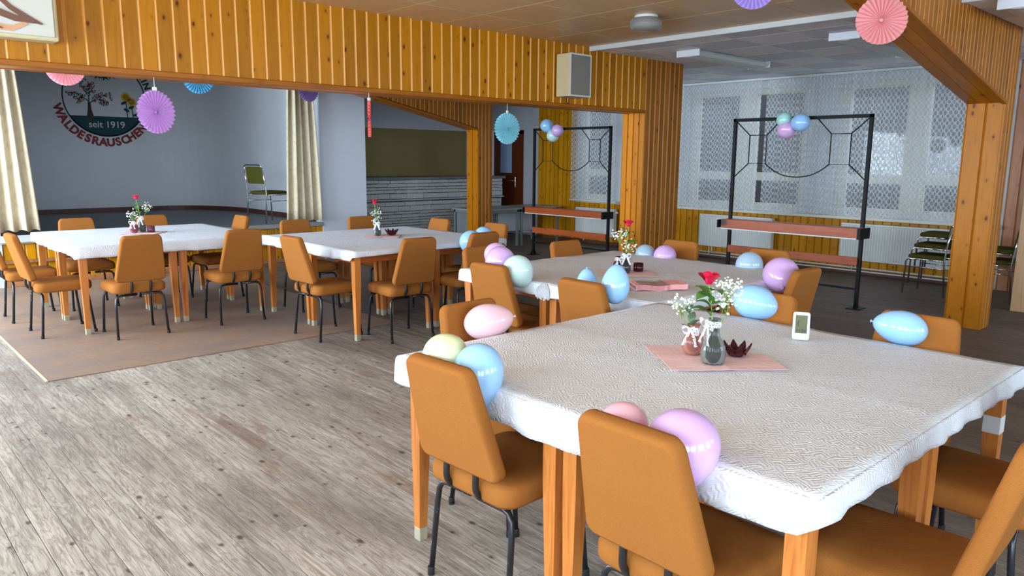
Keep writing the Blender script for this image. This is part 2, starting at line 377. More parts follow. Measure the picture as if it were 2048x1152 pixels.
EMB = {'green': plain('dark_green_paint', srgb(8, 62, 70), .7, .1), 'red': plain('red_brown_paint', srgb(140, 46, 40), .7, .1), 'brown': plain('brown_paint', srgb(66, 50, 40), .7), 'leaf': plain('fir_green_paint', srgb(14, 74, 62), .7, .15),
       'yellow': plain('yellow_paint', srgb(222, 180, 40), .7), 'white': plain('white_lettering_paint', srgb(214, 220, 220), .7), 'apple': plain('apple_red_paint', srgb(170, 50, 44), .7), 'ochre': plain('ochre_paint', srgb(170, 130, 20), .7)}

# ------------------------------------------------------------------ geometry helpers
class G:
    def __init__(s): s.v = []; s.f = []; s.sm = []
    def add(s, vs, fs, smooth=False):
        b = len(s.v); s.v += [tuple(x) for x in vs]
        for f in fs: s.f.append([i + b for i in f]); s.sm.append(smooth)
        return s
    def box(s, x0, x1, y0, y1, z0, z1):
        vs = [(x, y, z) for z in (z0, z1) for y in (y0, y1) for x in (x0, x1)]
        return s.add(vs, [(0, 2, 3, 1), (4, 5, 7, 6), (0, 1, 5, 4), (2, 6, 7, 3), (0, 4, 6, 2), (1, 3, 7, 5)])
    def loft(s, rings, closed=True, cap0=True, cap1=True, smooth=True):
        n = len(rings[0]); vs = [p for r in rings for p in r]; fs = []
        for i in range(len(rings) - 1):
            for j in range(n if closed else n - 1):
                k = (j + 1) % n
                fs.append((i * n + j, i * n + k, (i + 1) * n + k, (i + 1) * n + j))
        b = len(s.v); s.add(vs, fs, smooth)
        if cap0: s.f.append([b + j for j in reversed(range(n))]); s.sm.append(False)
        if cap1: s.f.append([b + (len(rings) - 1) * n + j for j in range(n)]); s.sm.append(False)
        return s
    def tube(s, pts, r, n=8, caps=True, up=(0, 0, 1)):
        pts = [Vector(p) for p in pts]; rings = []
        rr = r if isinstance(r, (list, tuple)) else [r] * len(pts)
        prev = None
        for i, p in enumerate(pts):
            t = (pts[min(i + 1, len(pts) - 1)] - pts[max(i - 1, 0)]).normalized()
            if prev is None:
                a = Vector(up).cross(t)
                if a.length < 1e-4: a = Vector((1, 0, 0)).cross(t)
                if a.length < 1e-4: a = Vector((0, 1, 0)).cross(t)
                a.normalize()
            else:
                a = (prev - t * prev.dot(t)).normalized()
            prev = a; b = t.cross(a)
            rings.append([p + a * (rr[i] * math.cos(2 * PI * k / n)) + b * (rr[i] * math.sin(2 * PI * k / n)) for k in range(n)])
        return s.loft(rings, True, caps, caps)
    def lathe(s, prof, n=20, c=(0, 0, 0), caps=True, mod=None):
        rings = []
        for r, z in prof:
            rings.append([(c[0] + r * (mod(k, n, z) if mod else 1) * math.cos(2 * PI * k / n), c[1] + r * (mod(k, n, z) if mod else 1) * math.sin(2 * PI * k / n), c[2] + z) for k in range(n)])
        return s.loft(rings, True, caps, caps)
    def prism(s, poly, a0, a1, axis='y'):
        def P(u, v, w): return (u, w, v) if axis == 'y' else ((w, u, v) if axis == 'x' else (u, v, w))
        n = len(poly); vs = [P(u, v, a0) for u, v in poly] + [P(u, v, a1) for u, v in poly]
        fs = [list(range(n)), list(reversed(range(n, 2 * n)))] + [(i, i + n, (i + 1) % n + n, (i + 1) % n) for i in range(n)]
        return s.add(vs, fs)
    def xf(s, m):
        s.v = [tuple(m @ Vector(p)) for p in s.v]; return s
    def mesh(s, name, mat):
        me = bpy.data.meshes.new(name); me.from_pydata(s.v, [], s.f)
        me.polygons.foreach_set('use_smooth', s.sm)
        if mat: me.materials.append(mat)
        bm = bmesh.new(); bm.from_mesh(me); bmesh.ops.recalc_face_normals(bm, faces=bm.faces[:]); bm.to_mesh(me); bm.free()
        return me
def put(name, me, parent=None, loc=(0, 0, 0), rot=(0, 0, 0), scale=None):
    o = bpy.data.objects.new(name, me); COL.objects.link(o)
    o.location = loc; o.rotation_euler = rot
    if scale is not None: o.scale = scale if isinstance(scale, (tuple, list)) else (scale,) * 3
    if parent is not None: o.parent = parent
    return o
def part(name, g, mat, parent=None, **kw): return put(name, g.mesh(name, mat), parent, **kw)
def tag(o, label=None, cat=None, group=None, kind=None):
    if label: o['label'] = label
    if cat: o['category'] = cat
    if group: o['group'] = group
    if kind: o['kind'] = kind
    return o
def thing(name, label, cat, loc=(0, 0, 0), rz=0.0, group=None):
    o = bpy.data.objects.new(name, None); COL.objects.link(o); o.empty_display_size = .1
    o.location = loc; o.rotation_euler = (0, 0, rz); return tag(o, label, cat, group)
def struct(name, g, mat, label=None, **kw):
    o = part(name, g, mat, **kw); return tag(o, label, None, None, 'structure')
def copy_tree(o, parent=None):
    c = o.copy(); COL.objects.link(c); c.parent = parent
    for ch in o.children:
        d = copy_tree(ch, c); d.matrix_parent_inverse = ch.matrix_parent_inverse
    return c
def rrect(w, h, r, n=4, taper=1.0):
    """rounded rectangle outline, centred; taper scales the width at +v"""
    pts = []
    for cx, cy, a0 in ((w / 2 - r, h / 2 - r, 0), (-w / 2 + r, h / 2 - r, PI / 2), (-w / 2 + r, -h / 2 + r, PI), (w / 2 - r, -h / 2 + r, 3 * PI / 2)):
        for k in range(n + 1):
            a = a0 + PI / 2 * k / n; pts.append((cx + r * math.cos(a), cy + r * math.sin(a)))
    return [(x * (1 + (taper - 1) * (y / h + .5)), y) for x, y in pts]
def pad(outline, prof):
    """cushion: outline scaled inwards by inset at each height of prof [(inset, z)]"""
    g = G(); cx = sum(p[0] for p in outline) / len(outline); cy = sum(p[1] for p in outline) / len(outline)
    rings = []
    for ins, z in prof:
        rg = []
        for x, y in outline:
            d = Vector((x - cx, y - cy)); L = d.length; k = max(0, (L - ins) / L)
            rg.append((cx + d.x * k, cy + d.y * k, z))
        rings.append(rg)
    return g.loft(rings)
def bevbox(x0, x1, y0, y1, z0, z1, b=.004):
    me = bpy.data.meshes.new('t'); g = G().box(x0, x1, y0, y1, z0, z1); me.from_pydata(g.v, [], g.f)
    bm = bmesh.new(); bm.from_mesh(me); bmesh.ops.bevel(bm, geom=bm.edges[:], offset=b, segments=1, affect='EDGES')
    o = G(); bm.verts.index_update(); o.add([v.co[:] for v in bm.verts], [[v.index for v in f.verts] for f in bm.faces]); bm.free(); bpy.data.meshes.remove(me)
    return o

ZC = 2.72          # brown ceiling
ZW = 2.69          # white ceiling
XW = 10.37         # window wall
YB = 5.65          # face of the timber-clad beam
# ------------------------------------------------------------------ floor
fl = struct('floor', G().box(XL - .2, 11.1, YR - .2, 15, -.12, -.022), M['mortar'], 'worn wooden floorboards of the hall')
PW = .0952
x = .424 - PW * 31; k = 0
lens = {}
while x < XW:
    for (a, b) in ([(YR, random.uniform(.2, 2.8)), (None, random.uniform(5.8, 7.5)), (None, 12.6)] if x > .3 else [(YR, 4.0), (None, 12.6)]):
        a = prev if a is None else a; prev = b
        L = round((b - a) * 4) / 4
        if L not in lens:
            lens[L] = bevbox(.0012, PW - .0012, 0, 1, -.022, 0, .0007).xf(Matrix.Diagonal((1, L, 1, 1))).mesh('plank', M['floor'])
        o = put('plank', lens[L], fl, (x, a, 0)); o.scale = (1, (b - a - .0015) / L, 1)
    x += PW; k += 1
# plain strip of floor left of the boards, out of sight
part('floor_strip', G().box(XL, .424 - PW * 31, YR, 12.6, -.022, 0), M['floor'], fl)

# hardboard sheets on the floor beyond the beam
mt = thing('floor_covering', 'scuffed brown hardboard sheets lying on the floor by the stage', 'floor covering', (1.03, 5.74, 0))
sx = 0
for w in (.385, 1.22, 1.22):
    y = 0
    for L in (2.2, 2.2):
        part('sheet', bevbox(sx + .0008, sx + w - .0008, y + .001, y + L - .001, .0005, .0065, .0005), M['hardboard'], mt); y += L
    sx += w
part('edge_strip', G().box(-.012, 0, 0, 4.4, .0005, .009), M['edge_tape'], mt)

# ------------------------------------------------------------------ timber cladding
TONGUE = {'varnished_pine': plain('lit_pine_tongue', srgb(228, 160, 70), .4, .1), 'shaded_varnished_pine': plain('lit_tongue_shaded_pine', srgb(180, 116, 50), .4, .1), 'yellow_varnished_pine': plain('yellow_pine_tongue', srgb(188, 124, 16), .4, .1)}  # window light caught by the chamfers is put into the tongue colours
def board_mesh(name, w, h, mat, t=.016, cut=None):
    """upright board, local x across, y outward = -t.., z up; chamfered tongue on its x=0 side"""
    c = min(.019, w * .20)
    prof = [(0, 0), (0, -t + .0125), (c * .2, -t + .0125), (c, -t), (w - .001, -t), (w - .0005, 0)]
    g = G(); n = len(prof)
    z0a, z0b = (0, 0) if cut is None else cut
    vs = [(px, py, z0a + (z0b - z0a) * px / w) for px, py in prof] + [(px, py, h) for px, py in prof]
    g.add(vs, [list(range(n)), list(reversed(range(n, 2 * n)))] + [(i, (i + 1) % n, (i + 1) % n + n, i + n) for i in range(n)])
    me = g.mesh(name, mat)
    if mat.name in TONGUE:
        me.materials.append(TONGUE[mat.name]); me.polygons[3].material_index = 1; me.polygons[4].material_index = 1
    return me
def clad(parent, x0, x1, y, z0, z1, w, mat, rz=0.0, org=None, skip=None):
    """boards along +x from (x0,y) (rz turns the run about its start); faces local -y"""
    n = max(1, round((x1 - x0) / w)); ww = (x1 - x0) / n
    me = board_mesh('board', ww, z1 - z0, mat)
    for i in range(n):
        if skip and skip(i * ww): continue
        p = Vector((x0, y, z0)) + Matrix.Rotation(rz, 3, 'Z') @ Vector((i * ww, 0, 0))
        put('board', me, parent, p, (0, 0, rz))
BX0, BX1 = -.8, 8.115
PBX = 7.37
beam = struct('beam', G().box(XL, BX1, YB + .02, YB + .26, 2.08, ZC + .3), M['pine_x'], 'long ceiling beam clad in honey-coloured knotty pine boards')
nb = 74; bw = .1125
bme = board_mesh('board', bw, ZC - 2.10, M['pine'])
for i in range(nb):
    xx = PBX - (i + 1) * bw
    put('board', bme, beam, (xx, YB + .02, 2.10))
for y0, nm in ((YB - .012, 'front'), (YB + .23, 'back')):
    part('beam_moulding', bevbox(XL, PBX, y0, y0 + .05, 2.062, 2.103, .006), M['pine_x'], beam)
part('soffit_board', G().box(XL, PBX, YB + .03, YB + .24, 2.066, 2.085), M['pine_x'], beam)
# pillar carrying the right end of the beam
pil = struct('pillar', G().box(PBX + .005, BX1 - .005, YB + .02, 5.99, 0, ZC), M['pine_shaded'], 'timber-clad pillar under the end of the long beam')
clad(pil, PBX, BX1, YB + .02, 0, ZW, .0925, M['pine_shaded'])
clad(pil, PBX + .005, PBX + .005 + .34, 0, 0, 2.066, .086, M['pine_lit'], 0) if False else None
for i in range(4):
    put('board', board_mesh('jamb_board', .085, 2.066, M['pine_lit'], .012), pil, (PBX + .006, 5.99 - i * .085, 0), (0, 0, -PI / 2))
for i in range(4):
    put('board', board_mesh('jamb_board', .085, ZW, M['pine_shaded'], .012), pil, (BX1 - .006, 5.65 + i * .085, 0), (0, 0, PI / 2))

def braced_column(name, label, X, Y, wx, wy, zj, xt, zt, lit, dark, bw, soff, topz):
    """clad column whose knee brace rises towards -x up to the ceiling"""
    col = struct(name, G().box(X + .012, X + wx - .012, Y + .016, Y + wy - .016, 0, topz), M['pine_shaded'], label)
    n = round(wy / .13)
    me = board_mesh('board', wy / n, zj, lit, .014)
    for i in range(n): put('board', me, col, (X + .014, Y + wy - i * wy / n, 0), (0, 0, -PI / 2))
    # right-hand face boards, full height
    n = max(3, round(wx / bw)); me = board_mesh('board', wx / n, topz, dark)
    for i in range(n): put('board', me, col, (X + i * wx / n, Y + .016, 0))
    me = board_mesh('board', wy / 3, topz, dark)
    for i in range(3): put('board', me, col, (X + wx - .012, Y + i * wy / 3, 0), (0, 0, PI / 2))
    # brace: core and boards cut along the slope
    def zl(xx): return zj + (X - xx) * (zt - zj) / (X - xt)
    part('brace_core', G().prism([(xt, zl(xt) + .02), (X + .02, zj + .02), (X + .02, topz), (xt, topz)], Y + .018, Y + wy - .018), M['pine_shaded'], col)
    xx = X - bw
    while xx > xt:
        if zl(xx) < topz - .02:
            put('board', board_mesh('board', bw, topz, dark, .016, (zl(xx) + .01, zl(xx + bw) + .01)), col, (xx, Y + .018, 0))
            put('board', board_mesh('board', bw, topz, dark, .016, (zl(xx + bw) + .01, zl(xx) + .01)), col, (xx + bw, Y + wy - .018, 0), (0, 0, PI))
        xx -= bw
    # soffit boards under the slope
    ang = -math.atan2(zt - zj, X - xt); L = math.hypot(zt - zj, X - xt)
    for i in range(3):
        w3 = wy / 3
        g = bevbox(0, L, i * w3 + .001, (i + 1) * w3 - .001, -.016, 0, .003)
        put('soffit_board', g.mesh('soffit_board', soff), col, (X, Y, zj), (0, ang, PI)).location = (X, Y + wy, zj)
    e = bevbox(0, L, -.012, .03, -.03, .0, .004)
    put('edge_moulding', e.mesh('edge_moulding', M['pine_x']), col, (X, Y + .018, zj), (0, ang, PI))
    return col
braced_column('column', 'pine-clad column with diagonal brace in front of the net curtains', 7.73, 2.02, .26, .31, 2.05, 4.45, 2.705, M['pine_lit'], M['pine_shaded'], .083, M['pine_x'], ZW)
braced_column('column', 'slimmer pine-clad column with diagonal brace near the stone-fronted bar', 7.81, 9.25, .30, .29, 1.98, 5.2, 2.52, M['pine_lit'], M['pine_shaded'], .08, M['pine_x'], ZC)

# ------------------------------------------------------------------ ceilings
cb = struct('ceiling', G().box(XL - .2, 6.38, YR - .2, YB + .05, ZC + .012, ZC + .15), M['mortar'], 'ceiling of square brown fibreboard tiles')
ts = .648
tme = bevbox(.002, ts - .002, .002, ts - .002, 0, .012, .004).mesh('tile', M['brown_tile'])
for i in range(-8, 5):
    for j in range(-9, 1):
        X0 = 3.684 + i * ts; Y0 = 5.065 + j * .648
        if X0 < XL or Y0 < YR: continue
        w = min(ts, 6.38 - X0); h = min(ts, YB + .02 - Y0)
        if w < .03 or h < .03: continue
        rot = (i + j) % 2
        if w > ts - .01 and h > ts - .01:
            o = put('tile', tme, cb, (X0 + (ts if rot else 0), Y0, ZC), (0, 0, PI / 2 if rot else 0))
        else:
            o = part('tile', bevbox(.002, w - .002, .002, h - .002, 0, .012, .003), M['brown_tile'], cb, loc=(X0, Y0, ZC))
cw = struct('ceiling', G().box(6.38, 10.7, YR - .2, 7.5, ZW + .014, ZC + .15), M['mortar'], 'white ceiling of chequered smooth and pitted tiles by the windows')
wt = .594
tms = bevbox(.002, wt - .002, .002, wt - .002, 0, .014, .004).mesh('tile', M['tile_smooth'])
tmr = bevbox(.002, wt - .002, .002, wt - .002, 0, .014, .004).mesh('tile', M['tile_rough'])
for i in range(-1, 7):
    for j in range(-11, 8):
        X0 = 6.785 + i * wt; Y0 = 3.55 + j * .598
        lo = max(X0, 6.385); hi = min(X0 + wt, XW + .15); yl = max(Y0, YR); yh = min(Y0 + wt, 7.5)
        if hi - lo < .04 or yh - yl < .04: continue
        rough = (i + j) % 2 == 0
        if hi - lo > wt - .01 and yh - yl > wt - .01: put('tile', tmr if rough else tms, cw, (X0, Y0, ZW))
        else: part('tile', bevbox(.002, hi - lo - .002, .002, yh - yl - .002, 0, .014, .003), M['tile_rough'] if rough else M['tile_smooth'], cw, loc=(lo, yl, ZW))
struct('trim_1', bevbox(6.345, 6.40, 2.34, YB, 2.672, 2.735, .004), M['white_paint'], 'white batten between the brown and the white ceiling')
struct('trim_2', bevbox(6.345, 6.40, YR, 2.02, 2.672, 2.735, .004), M['white_paint'], 'white batten of the ceiling edge on the camera side of the column')
struct('ceiling', G().box(XL - .2, 11.1, YB + .06, 15.1, ZC + .16, ZC + .3), M['plaster_white'], 'white ceiling beyond the timber beam')

# ------------------------------------------------------------------ outer walls
def wall_with_holes(g, axis, c0, c1, a0, a1, z0, z1, holes):
    """box wall with rectangular openings; axis 'x': wall plane is x=c"""
    def bx(p0, p1, q0, q1):
        if p1 - p0 < 1e-4 or q1 - q0 < 1e-4: return
        if axis == 'x': g.box(c0, c1, p0, p1, q0, q1)
        else: g.box(p0, p1, c0, c1, q0, q1)
    hs = sorted(holes); cur = a0
    for (h0, h1, v0, v1) in hs:
        bx(cur, h0, z0, z1); bx(h0, h1, z0, v0); bx(h0, h1, v1, z1); cur = h1
    bx(cur, a1, z0, z1); return g
struct('wall_left', wall_with_holes(G(), 'x', XL - .15, XL, YR - .2, 15.1, 0, 3.05, [(a, b, WZ0, WZ1) for a, b in LEFT_WINDOWS]), M['plaster_white'], 'plastered wall with daylight windows')
struct('wall_rear', wall_with_holes(G(), 'y', YR - .15, YR, XL, 10.6, 0, 3.05, [(a, b, WZ0, WZ1) for a, b in REAR_WINDOWS]), M['plaster_white'], 'plastered wall behind the camera')
wn = 10
def simple_window(axis, c, a, b, z0, z1, lab):
    global wn
    root = bpy.data.objects.new('window_%d' % wn, None); COL.objects.link(root); wn += 1; tag(root, lab, None, 'daylight windows', 'structure')
    def bx(p0, p1, q0, q1, m, nm, t=.03):
        g = G().box(c - t, c + t, p0, p1, q0, q1) if axis == 'x' else G().box(p0, p1, c - t, c + t, q0, q1)
        part(nm, g, m, root)
    f = .05; mid = (a + b) / 2
    bx(a, a + f, z0, z1, M['cream_frame'], 'frame'); bx(b - f, b, z0, z1, M['cream_frame'], 'frame'); bx(mid - f / 2, mid + f / 2, z0, z1, M['cream_frame'], 'mullion')
    bx(a + f, b - f, z0, z0 + f, M['cream_frame'], 'frame'); bx(a + f, b - f, z1 - f, z1, M['cream_frame'], 'frame')
    bx(a + f, mid - f / 2, z0 + f, z1 - f, M['pane'], 'pane', .003); bx(mid + f / 2, b - f, z0 + f, z1 - f, M['pane'], 'pane', .003)
for a, b in LEFT_WINDOWS: simple_window('x', XL - .08, a, b, WZ0, WZ1, 'daylight window in the left plaster wall')
for a, b in REAR_WINDOWS: simple_window('y', YR - .08, a, b, WZ0, WZ1, 'daylight window behind the camera')

# window wall on the far right
holes = [(5.10, 7.07, .82, 2.56), (2.70, 4.68, .82, 2.56), (8.62, 9.46, .82, 2.56)]
wr = struct('wall_right', wall_with_holes(G(), 'x', XW + .02, XW + .26, YR - .2, 10.49, 0, 3.05, holes), M['plaster_white'], 'outer wall with curtained windows above pine wainscot')
def clad_x(parent, y0, y1, z0, z1, w, mat, x=XW + .02):
    n = max(1, round((y1 - y0) / w)); ww = (y1 - y0) / n; me = board_mesh('board', ww, z1 - z0, mat)
    for i in range(n): put('board', me, parent, (x, y1 - i * ww, z0), (0, 0, -PI / 2))
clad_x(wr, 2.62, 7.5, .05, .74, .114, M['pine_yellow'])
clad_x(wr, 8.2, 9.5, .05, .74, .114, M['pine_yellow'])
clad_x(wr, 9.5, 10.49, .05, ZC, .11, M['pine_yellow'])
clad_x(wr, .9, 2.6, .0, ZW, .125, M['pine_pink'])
for n, (a, b) in enumerate(((2.62, 7.6), (8.2, 10.49))):
    struct('baseboard_%d' % (n + 1), bevbox(XW - .022, XW + .004, a, b, 0, .062, .004), M['dark_brown'], 'brown skirting under the %s' % ('long run of wainscot' if n == 0 else 'wainscot behind the long beam'))
    
def big_window(num, y0, y1, label, panes):
    """cream frame with two sashes, each an upper and a lower pane"""
    root = bpy.data.objects.new('window_%d' % num, None); COL.objects.link(root); tag(root, label, None, None, 'structure')
    z0, z1 = .82, 2.56; xc = XW + .13
    fr = M['cream_frame']
    part('frame', G().box(xc - .05, xc + .05, y0, y1, z0, z0 + .07), fr, root)
    part('frame', G().box(xc - .05, xc + .05, y0, y1, z1 - .08, z1), fr, root)
    ys = [y0] + [v for p in panes for v in p] + [y1]
    for i in range(0, len(ys), 2):
        if ys[i + 1] - ys[i] > .01: part('frame', G().box(xc - .045, xc + .045, ys[i], ys[i + 1], z0 + .07, z1 - .08), fr, root)
    for a, b in panes:
        part('transom', G().box(xc - .045, xc + .045, a, b, 1.225, 1.345), fr, root)
        part('pane', G().box(xc - .004, xc + .004, a, b, 1.345, z1 - .08), M['pane'], root)
        part('pane', G().box(xc - .004, xc + .004, a, b, z0 + .07, 1.225), M['pane'], root)
big_window(1, 5.10, 7.07, 'cream-framed double window nearest the timber pillar', [(5.22, 5.95), (6.24, 6.95)])
big_window(2, 2.70, 4.68, 'cream-framed double window nearest the braced column', [(2.83, 3.55), (3.82, 4.56)])
big_window(3, 8.62, 9.46, 'single cream window seen through the opening under the beam', [(8.76, 9.32)])
struct('trim_3', bevbox(XW - .16, XW + .1, 2.62, 7.25, .745, .785, .005), M['cream_frame'], 'long cream window sill above the radiators')
struct('trim_4', bevbox(XW - .13, XW + .1, 8.42, 9.52, .765, .80, .005), M['cream_frame'], 'short cream window sill behind the black metal frame')
struct('trim_5', bevbox(XW - .20, XW - .12, 2.62, 7.25, 2.655, 2.685, .004), M['white_paint'], 'white curtain rail under the ceiling')
# net curtains
def curtain(name, y0, y1, z0, z1, x, amp, waves, mat, label, cat, gather=1.0, group=None, seed=0, flare=0.0, thick=0.0):
    rnd = random.Random(seed); L = (y1 - y0); nu = int(waves * 8); nv = 14
    ph = [rnd.uniform(0, 6.28) for _ in range(3)]
    me = bpy.data.meshes.new(name); vs = []; fs = []; uvs = []
    for j in range(nv + 1):
        t = j / nv
        for i in range(nu + 1):
            s = i / nu
            a = amp * (.5 + .5 * (1 - t)) * (math.sin(2 * PI * waves * s + ph[0]) + .4 * math.sin(2 * PI * waves * .43 * s + ph[1]) + .2 * math.sin(5 * t + ph[2] + 9 * s))
            yy = (y0 + y1) / 2 + (s - .5) * L * (1 + flare * (1 - t))
            vs.append((x + a, yy, z0 + (z1 - z0) * t + .008 * (1 - t) * math.sin(2 * PI * waves * s + 1))); uvs.append((s * L * gather, (z1 - z0) * t))
    for j in range(nv):
        for i in range(nu):
            b = j * (nu + 1) + i; fs.append((b, b + 1, b + nu + 2, b + nu + 1))
    me.from_pydata(vs, [], fs); ul = me.uv_layers.new()
    for p in me.polygons:
        for li, vi in zip(p.loop_indices, p.vertices): ul.data[li].uv = uvs[vi]
    me.polygons.foreach_set('use_smooth', [True] * len(fs)); me.materials.append(mat)
    o = put(name, me); tag(o, label, cat, group)
    if thick:
        sm = o.modifiers.new('thickness', 'SOLIDIFY'); sm.thickness = thick
    return o
curtain('net_curtain', 5.755, 7.24, .79, 2.66, XW - .155, .016, 16, M['net'], 'lace net curtain at the window corner beside the timber pillar', 'net curtain', 1.35, 'lace net curtains', 1)
curtain('net_curtain', 4.94, 5.67, .80, 2.66, XW - .155, .016, 10, M['net'], 'lace net curtain behind the balloon trio, next to the open gap', 'net curtain', 1.3, 'lace net curtains', 2)
curtain('net_curtain', 4.42, 5.06, .80, 2.66, XW - .17, .02, 13, M['net'], 'densely gathered net curtain between the two double windows', 'net curtain', 1.6, 'lace net curtains', 3)
curtain('net_curtain', 2.64, 4.46, .79, 2.66, XW - .155, .015, 18, M['net'], 'wide lace net curtain running behind the braced column', 'net curtain', 1.3, 'lace net curtains', 4)
curtain('net_curtain', 8.46, 9.5, .80, 2.6, XW - .12, .015, 11, M['net'], 'lace net curtain of the single window under the beam', 'net curtain', 1.3, 'lace net curtains', 5)
# yard outside the windows
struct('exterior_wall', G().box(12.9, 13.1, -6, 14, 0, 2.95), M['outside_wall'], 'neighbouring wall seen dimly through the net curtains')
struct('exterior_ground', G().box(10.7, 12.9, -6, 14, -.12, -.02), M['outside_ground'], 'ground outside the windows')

# radiators
def radiator(y0, y1, z0, z1, label, seed):
    t = thing('radiator', label, 'radiator', (XW - .11, (y0 + y1) / 2, z0), 0, 'white panel radiators')
    L = y1 - y0; H = z1 - z0
    g = G(); n = int(L / .0334); rings = []
    prof = []
    for i in range(n):
        ya = -L / 2 + .01 + (L - .02) * i / n; p = (L - .02) / n
        prof += [(ya, -.028), (ya + p * .3, -.040), (ya + p * .7, -.040), (ya + p, -.028)]
    lo = [(xx, yy, .025) for yy, xx in prof]; hi = [(xx, yy, H - .03) for yy, xx in prof]
    g.loft([lo, hi], False, False, False, False)
    part('front_panel', g, M['radiator'], t)
    part('body', bevbox(-.029, .045, -L / 2, L / 2, 0, H - .02, .006), M['radiator'], t)
    part('top_grille', bevbox(-.042, .05, -L / 2 - .004, L / 2 + .004, H - .03, H, .006), M['radiator'], t)
    for s in (-1, 1): part('side_panel', bevbox(-.04, .048, s * L / 2 - .004, s * L / 2 + .004, 0, H - .03, .002), M['radiator'], t)
    for d in (0, .05): part('supply_pipe', G().tube([(.02, L / 2 - .16 - d, .01), (.02, L / 2 - .16 - d, -z0 + .05 + d)], .008), M['radiator'], t)
    for s in (-1, 1): part('wall_bracket', G().box(.04, .112, s * L * .3 - .02, s * L * .3 + .02, .08, H - .08), M['radiator'], t)
    part('valve', G().tube([(-.01, -L / 2 - .02, H - .06), (-.01, -L / 2 - .07, H - .06)], .018), M['white_plastic'], t)
    return t
radiator(5.47, 6.69, .19, .69, 'white ribbed radiator under the window beside the timber pillar', 1)
radiator(2.95, 4.45, .20, .70, 'longer white radiator partly hidden by the stacked green chairs', 2)
radiator(8.44, 9.34, .165, .66, 'short white radiator under the single window beyond the pillar', 3)
for i, z in enumerate((.05, .092)):
    tag(part('heating_pipe', G().tube([(XW - .06, 2.7, z), (XW - .06, 7.5, z)], .011), M['radiator']), ('lower' if i == 0 else 'upper') + ' white heating pipe running along the skirting', 'pipe', 'heating pipes')
# bare wooden panel standing right of the braced column
wp = tag(part('wooden_panel', bevbox(9.0, 9.16, 1.2, 2.1, 0, 2.66, .004), M['pine_bare']), 'pale bare wooden partition end right of the stacked chairs', 'partition')

# ------------------------------------------------------------------ stage
SY, SZ = 10.25, .55
struct('wall_stage', G().box(XL, 1.52, SY, SY + .2, 0, 3.05), M['plaster_white'], 'plaster wall left of the stage opening')
pw = struct('wall_front', G().box(5.60, 6.37, SY, SY + .2, 0, 3.05), M['plaster'], 'pale plaster wall right of the stage curtain')
part('return_wall', G().box(6.17, 6.37, SY + .2, 12.6, 0, 3.05), M['plaster'], pw)
part('baseboard', G().box(5.62, 6.37, SY - .008, SY, 0, .4), M['stage_wall'], pw)
sf = struct('floor_stage', G().box(.8, 5.62, SY + .02, 14.6, SZ - .12, SZ), M['stage_floor'], 'raised dark grey stage floor')
part('stage_core', G().box(1.5, 5.62, SY + .03, SY + .3, 0, SZ - .03), M['pine_shaded'], sf)
n = 37; ww = (5.60 - 1.52) / n
m1 = board_mesh('front_board', ww, SZ - .05 - .31, M['pine_yellow']); m2 = board_mesh('front_board', ww, .21, M['pine_yellow'])
for i in range(n):
    put('front_board', m1, sf, (1.52 + i * ww, SY + .03, .31)); put('front_board', m2, sf, (1.52 + i * ww, SY + .03, .06))
part('front_rail', bevbox(1.52, 5.6, SY - .03, SY + .03, .272, .308, .004), M['pine_pink'], sf)
part('base_rail', bevbox(1.52, 5.6, SY - .012, SY + .03, 0, .06, .004), M['pine_pink'], sf)
part('stage_nosing', bevbox(1.52, 5.6, SY - .02, SY + .08, SZ - .05, SZ + .004, .004), M['grey_top'], sf)
part('white_edge_strip', G().box(1.1, 2.1, SY - .03, SY - .02, SZ - .03, SZ + .05), M['white_paint'], sf)
# rounded rear wall of the stage
pts = [(.8, SY + .2), (.8, 14.0), (1.2, 14.4), (4.62, 14.4)]
for k in range(1, 13):
    a = PI / 2 - k / 12 * PI / 2; pts.append((4.62 + .98 * math.cos(a), 12.8 + 1.6 * math.sin(a)))
pts.append((5.62, SY + .2))
def ribbon(pts, z0, z1, off=0.0):
    g = G(); r0 = []; r1 = []
    for i, p in enumerate(pts):
        a = Vector(pts[max(i - 1, 0)]); b = Vector(pts[min(i + 1, len(pts) - 1)]); t = (b - a).normalized(); nn = Vector((t.y, -t.x))
        q = Vector(p) + nn * off; r0.append((q.x, q.y, z0)); r1.append((q.x, q.y, z1))
    return g.loft([r0, r1], False, False, False, True)
def slab_ribbon(pts, z0, z1, t):
    g = G(); n = len(pts); rings = []
    ins, outs = [], []
    for i, p in enumerate(pts):
        a = Vector(pts[max(i - 1, 0)]); b = Vector(pts[min(i + 1, n - 1)]); tt = (b - a).normalized(); nn = Vector((tt.y, -tt.x))
        ins.append(Vector(p)); outs.append(Vector(p) - nn * t)
    rings = [[(p.x, p.y, z0), (p.x, p.y, z1), (q.x, q.y, z1), (q.x, q.y, z0)] for p, q in zip(ins, outs)]
    return g.loft(rings, True, True, True, False)
sw = struct('wall_back', slab_ribbon(pts, SZ, 3.05, .1), M['stage_wall'], 'pale grey rear wall of the stage with rounded corner')
part('skirting', slab_ribbon([(p[0], p[1]) for p in pts], SZ, SZ + .075, -.02), M['dark_brown'], sw)
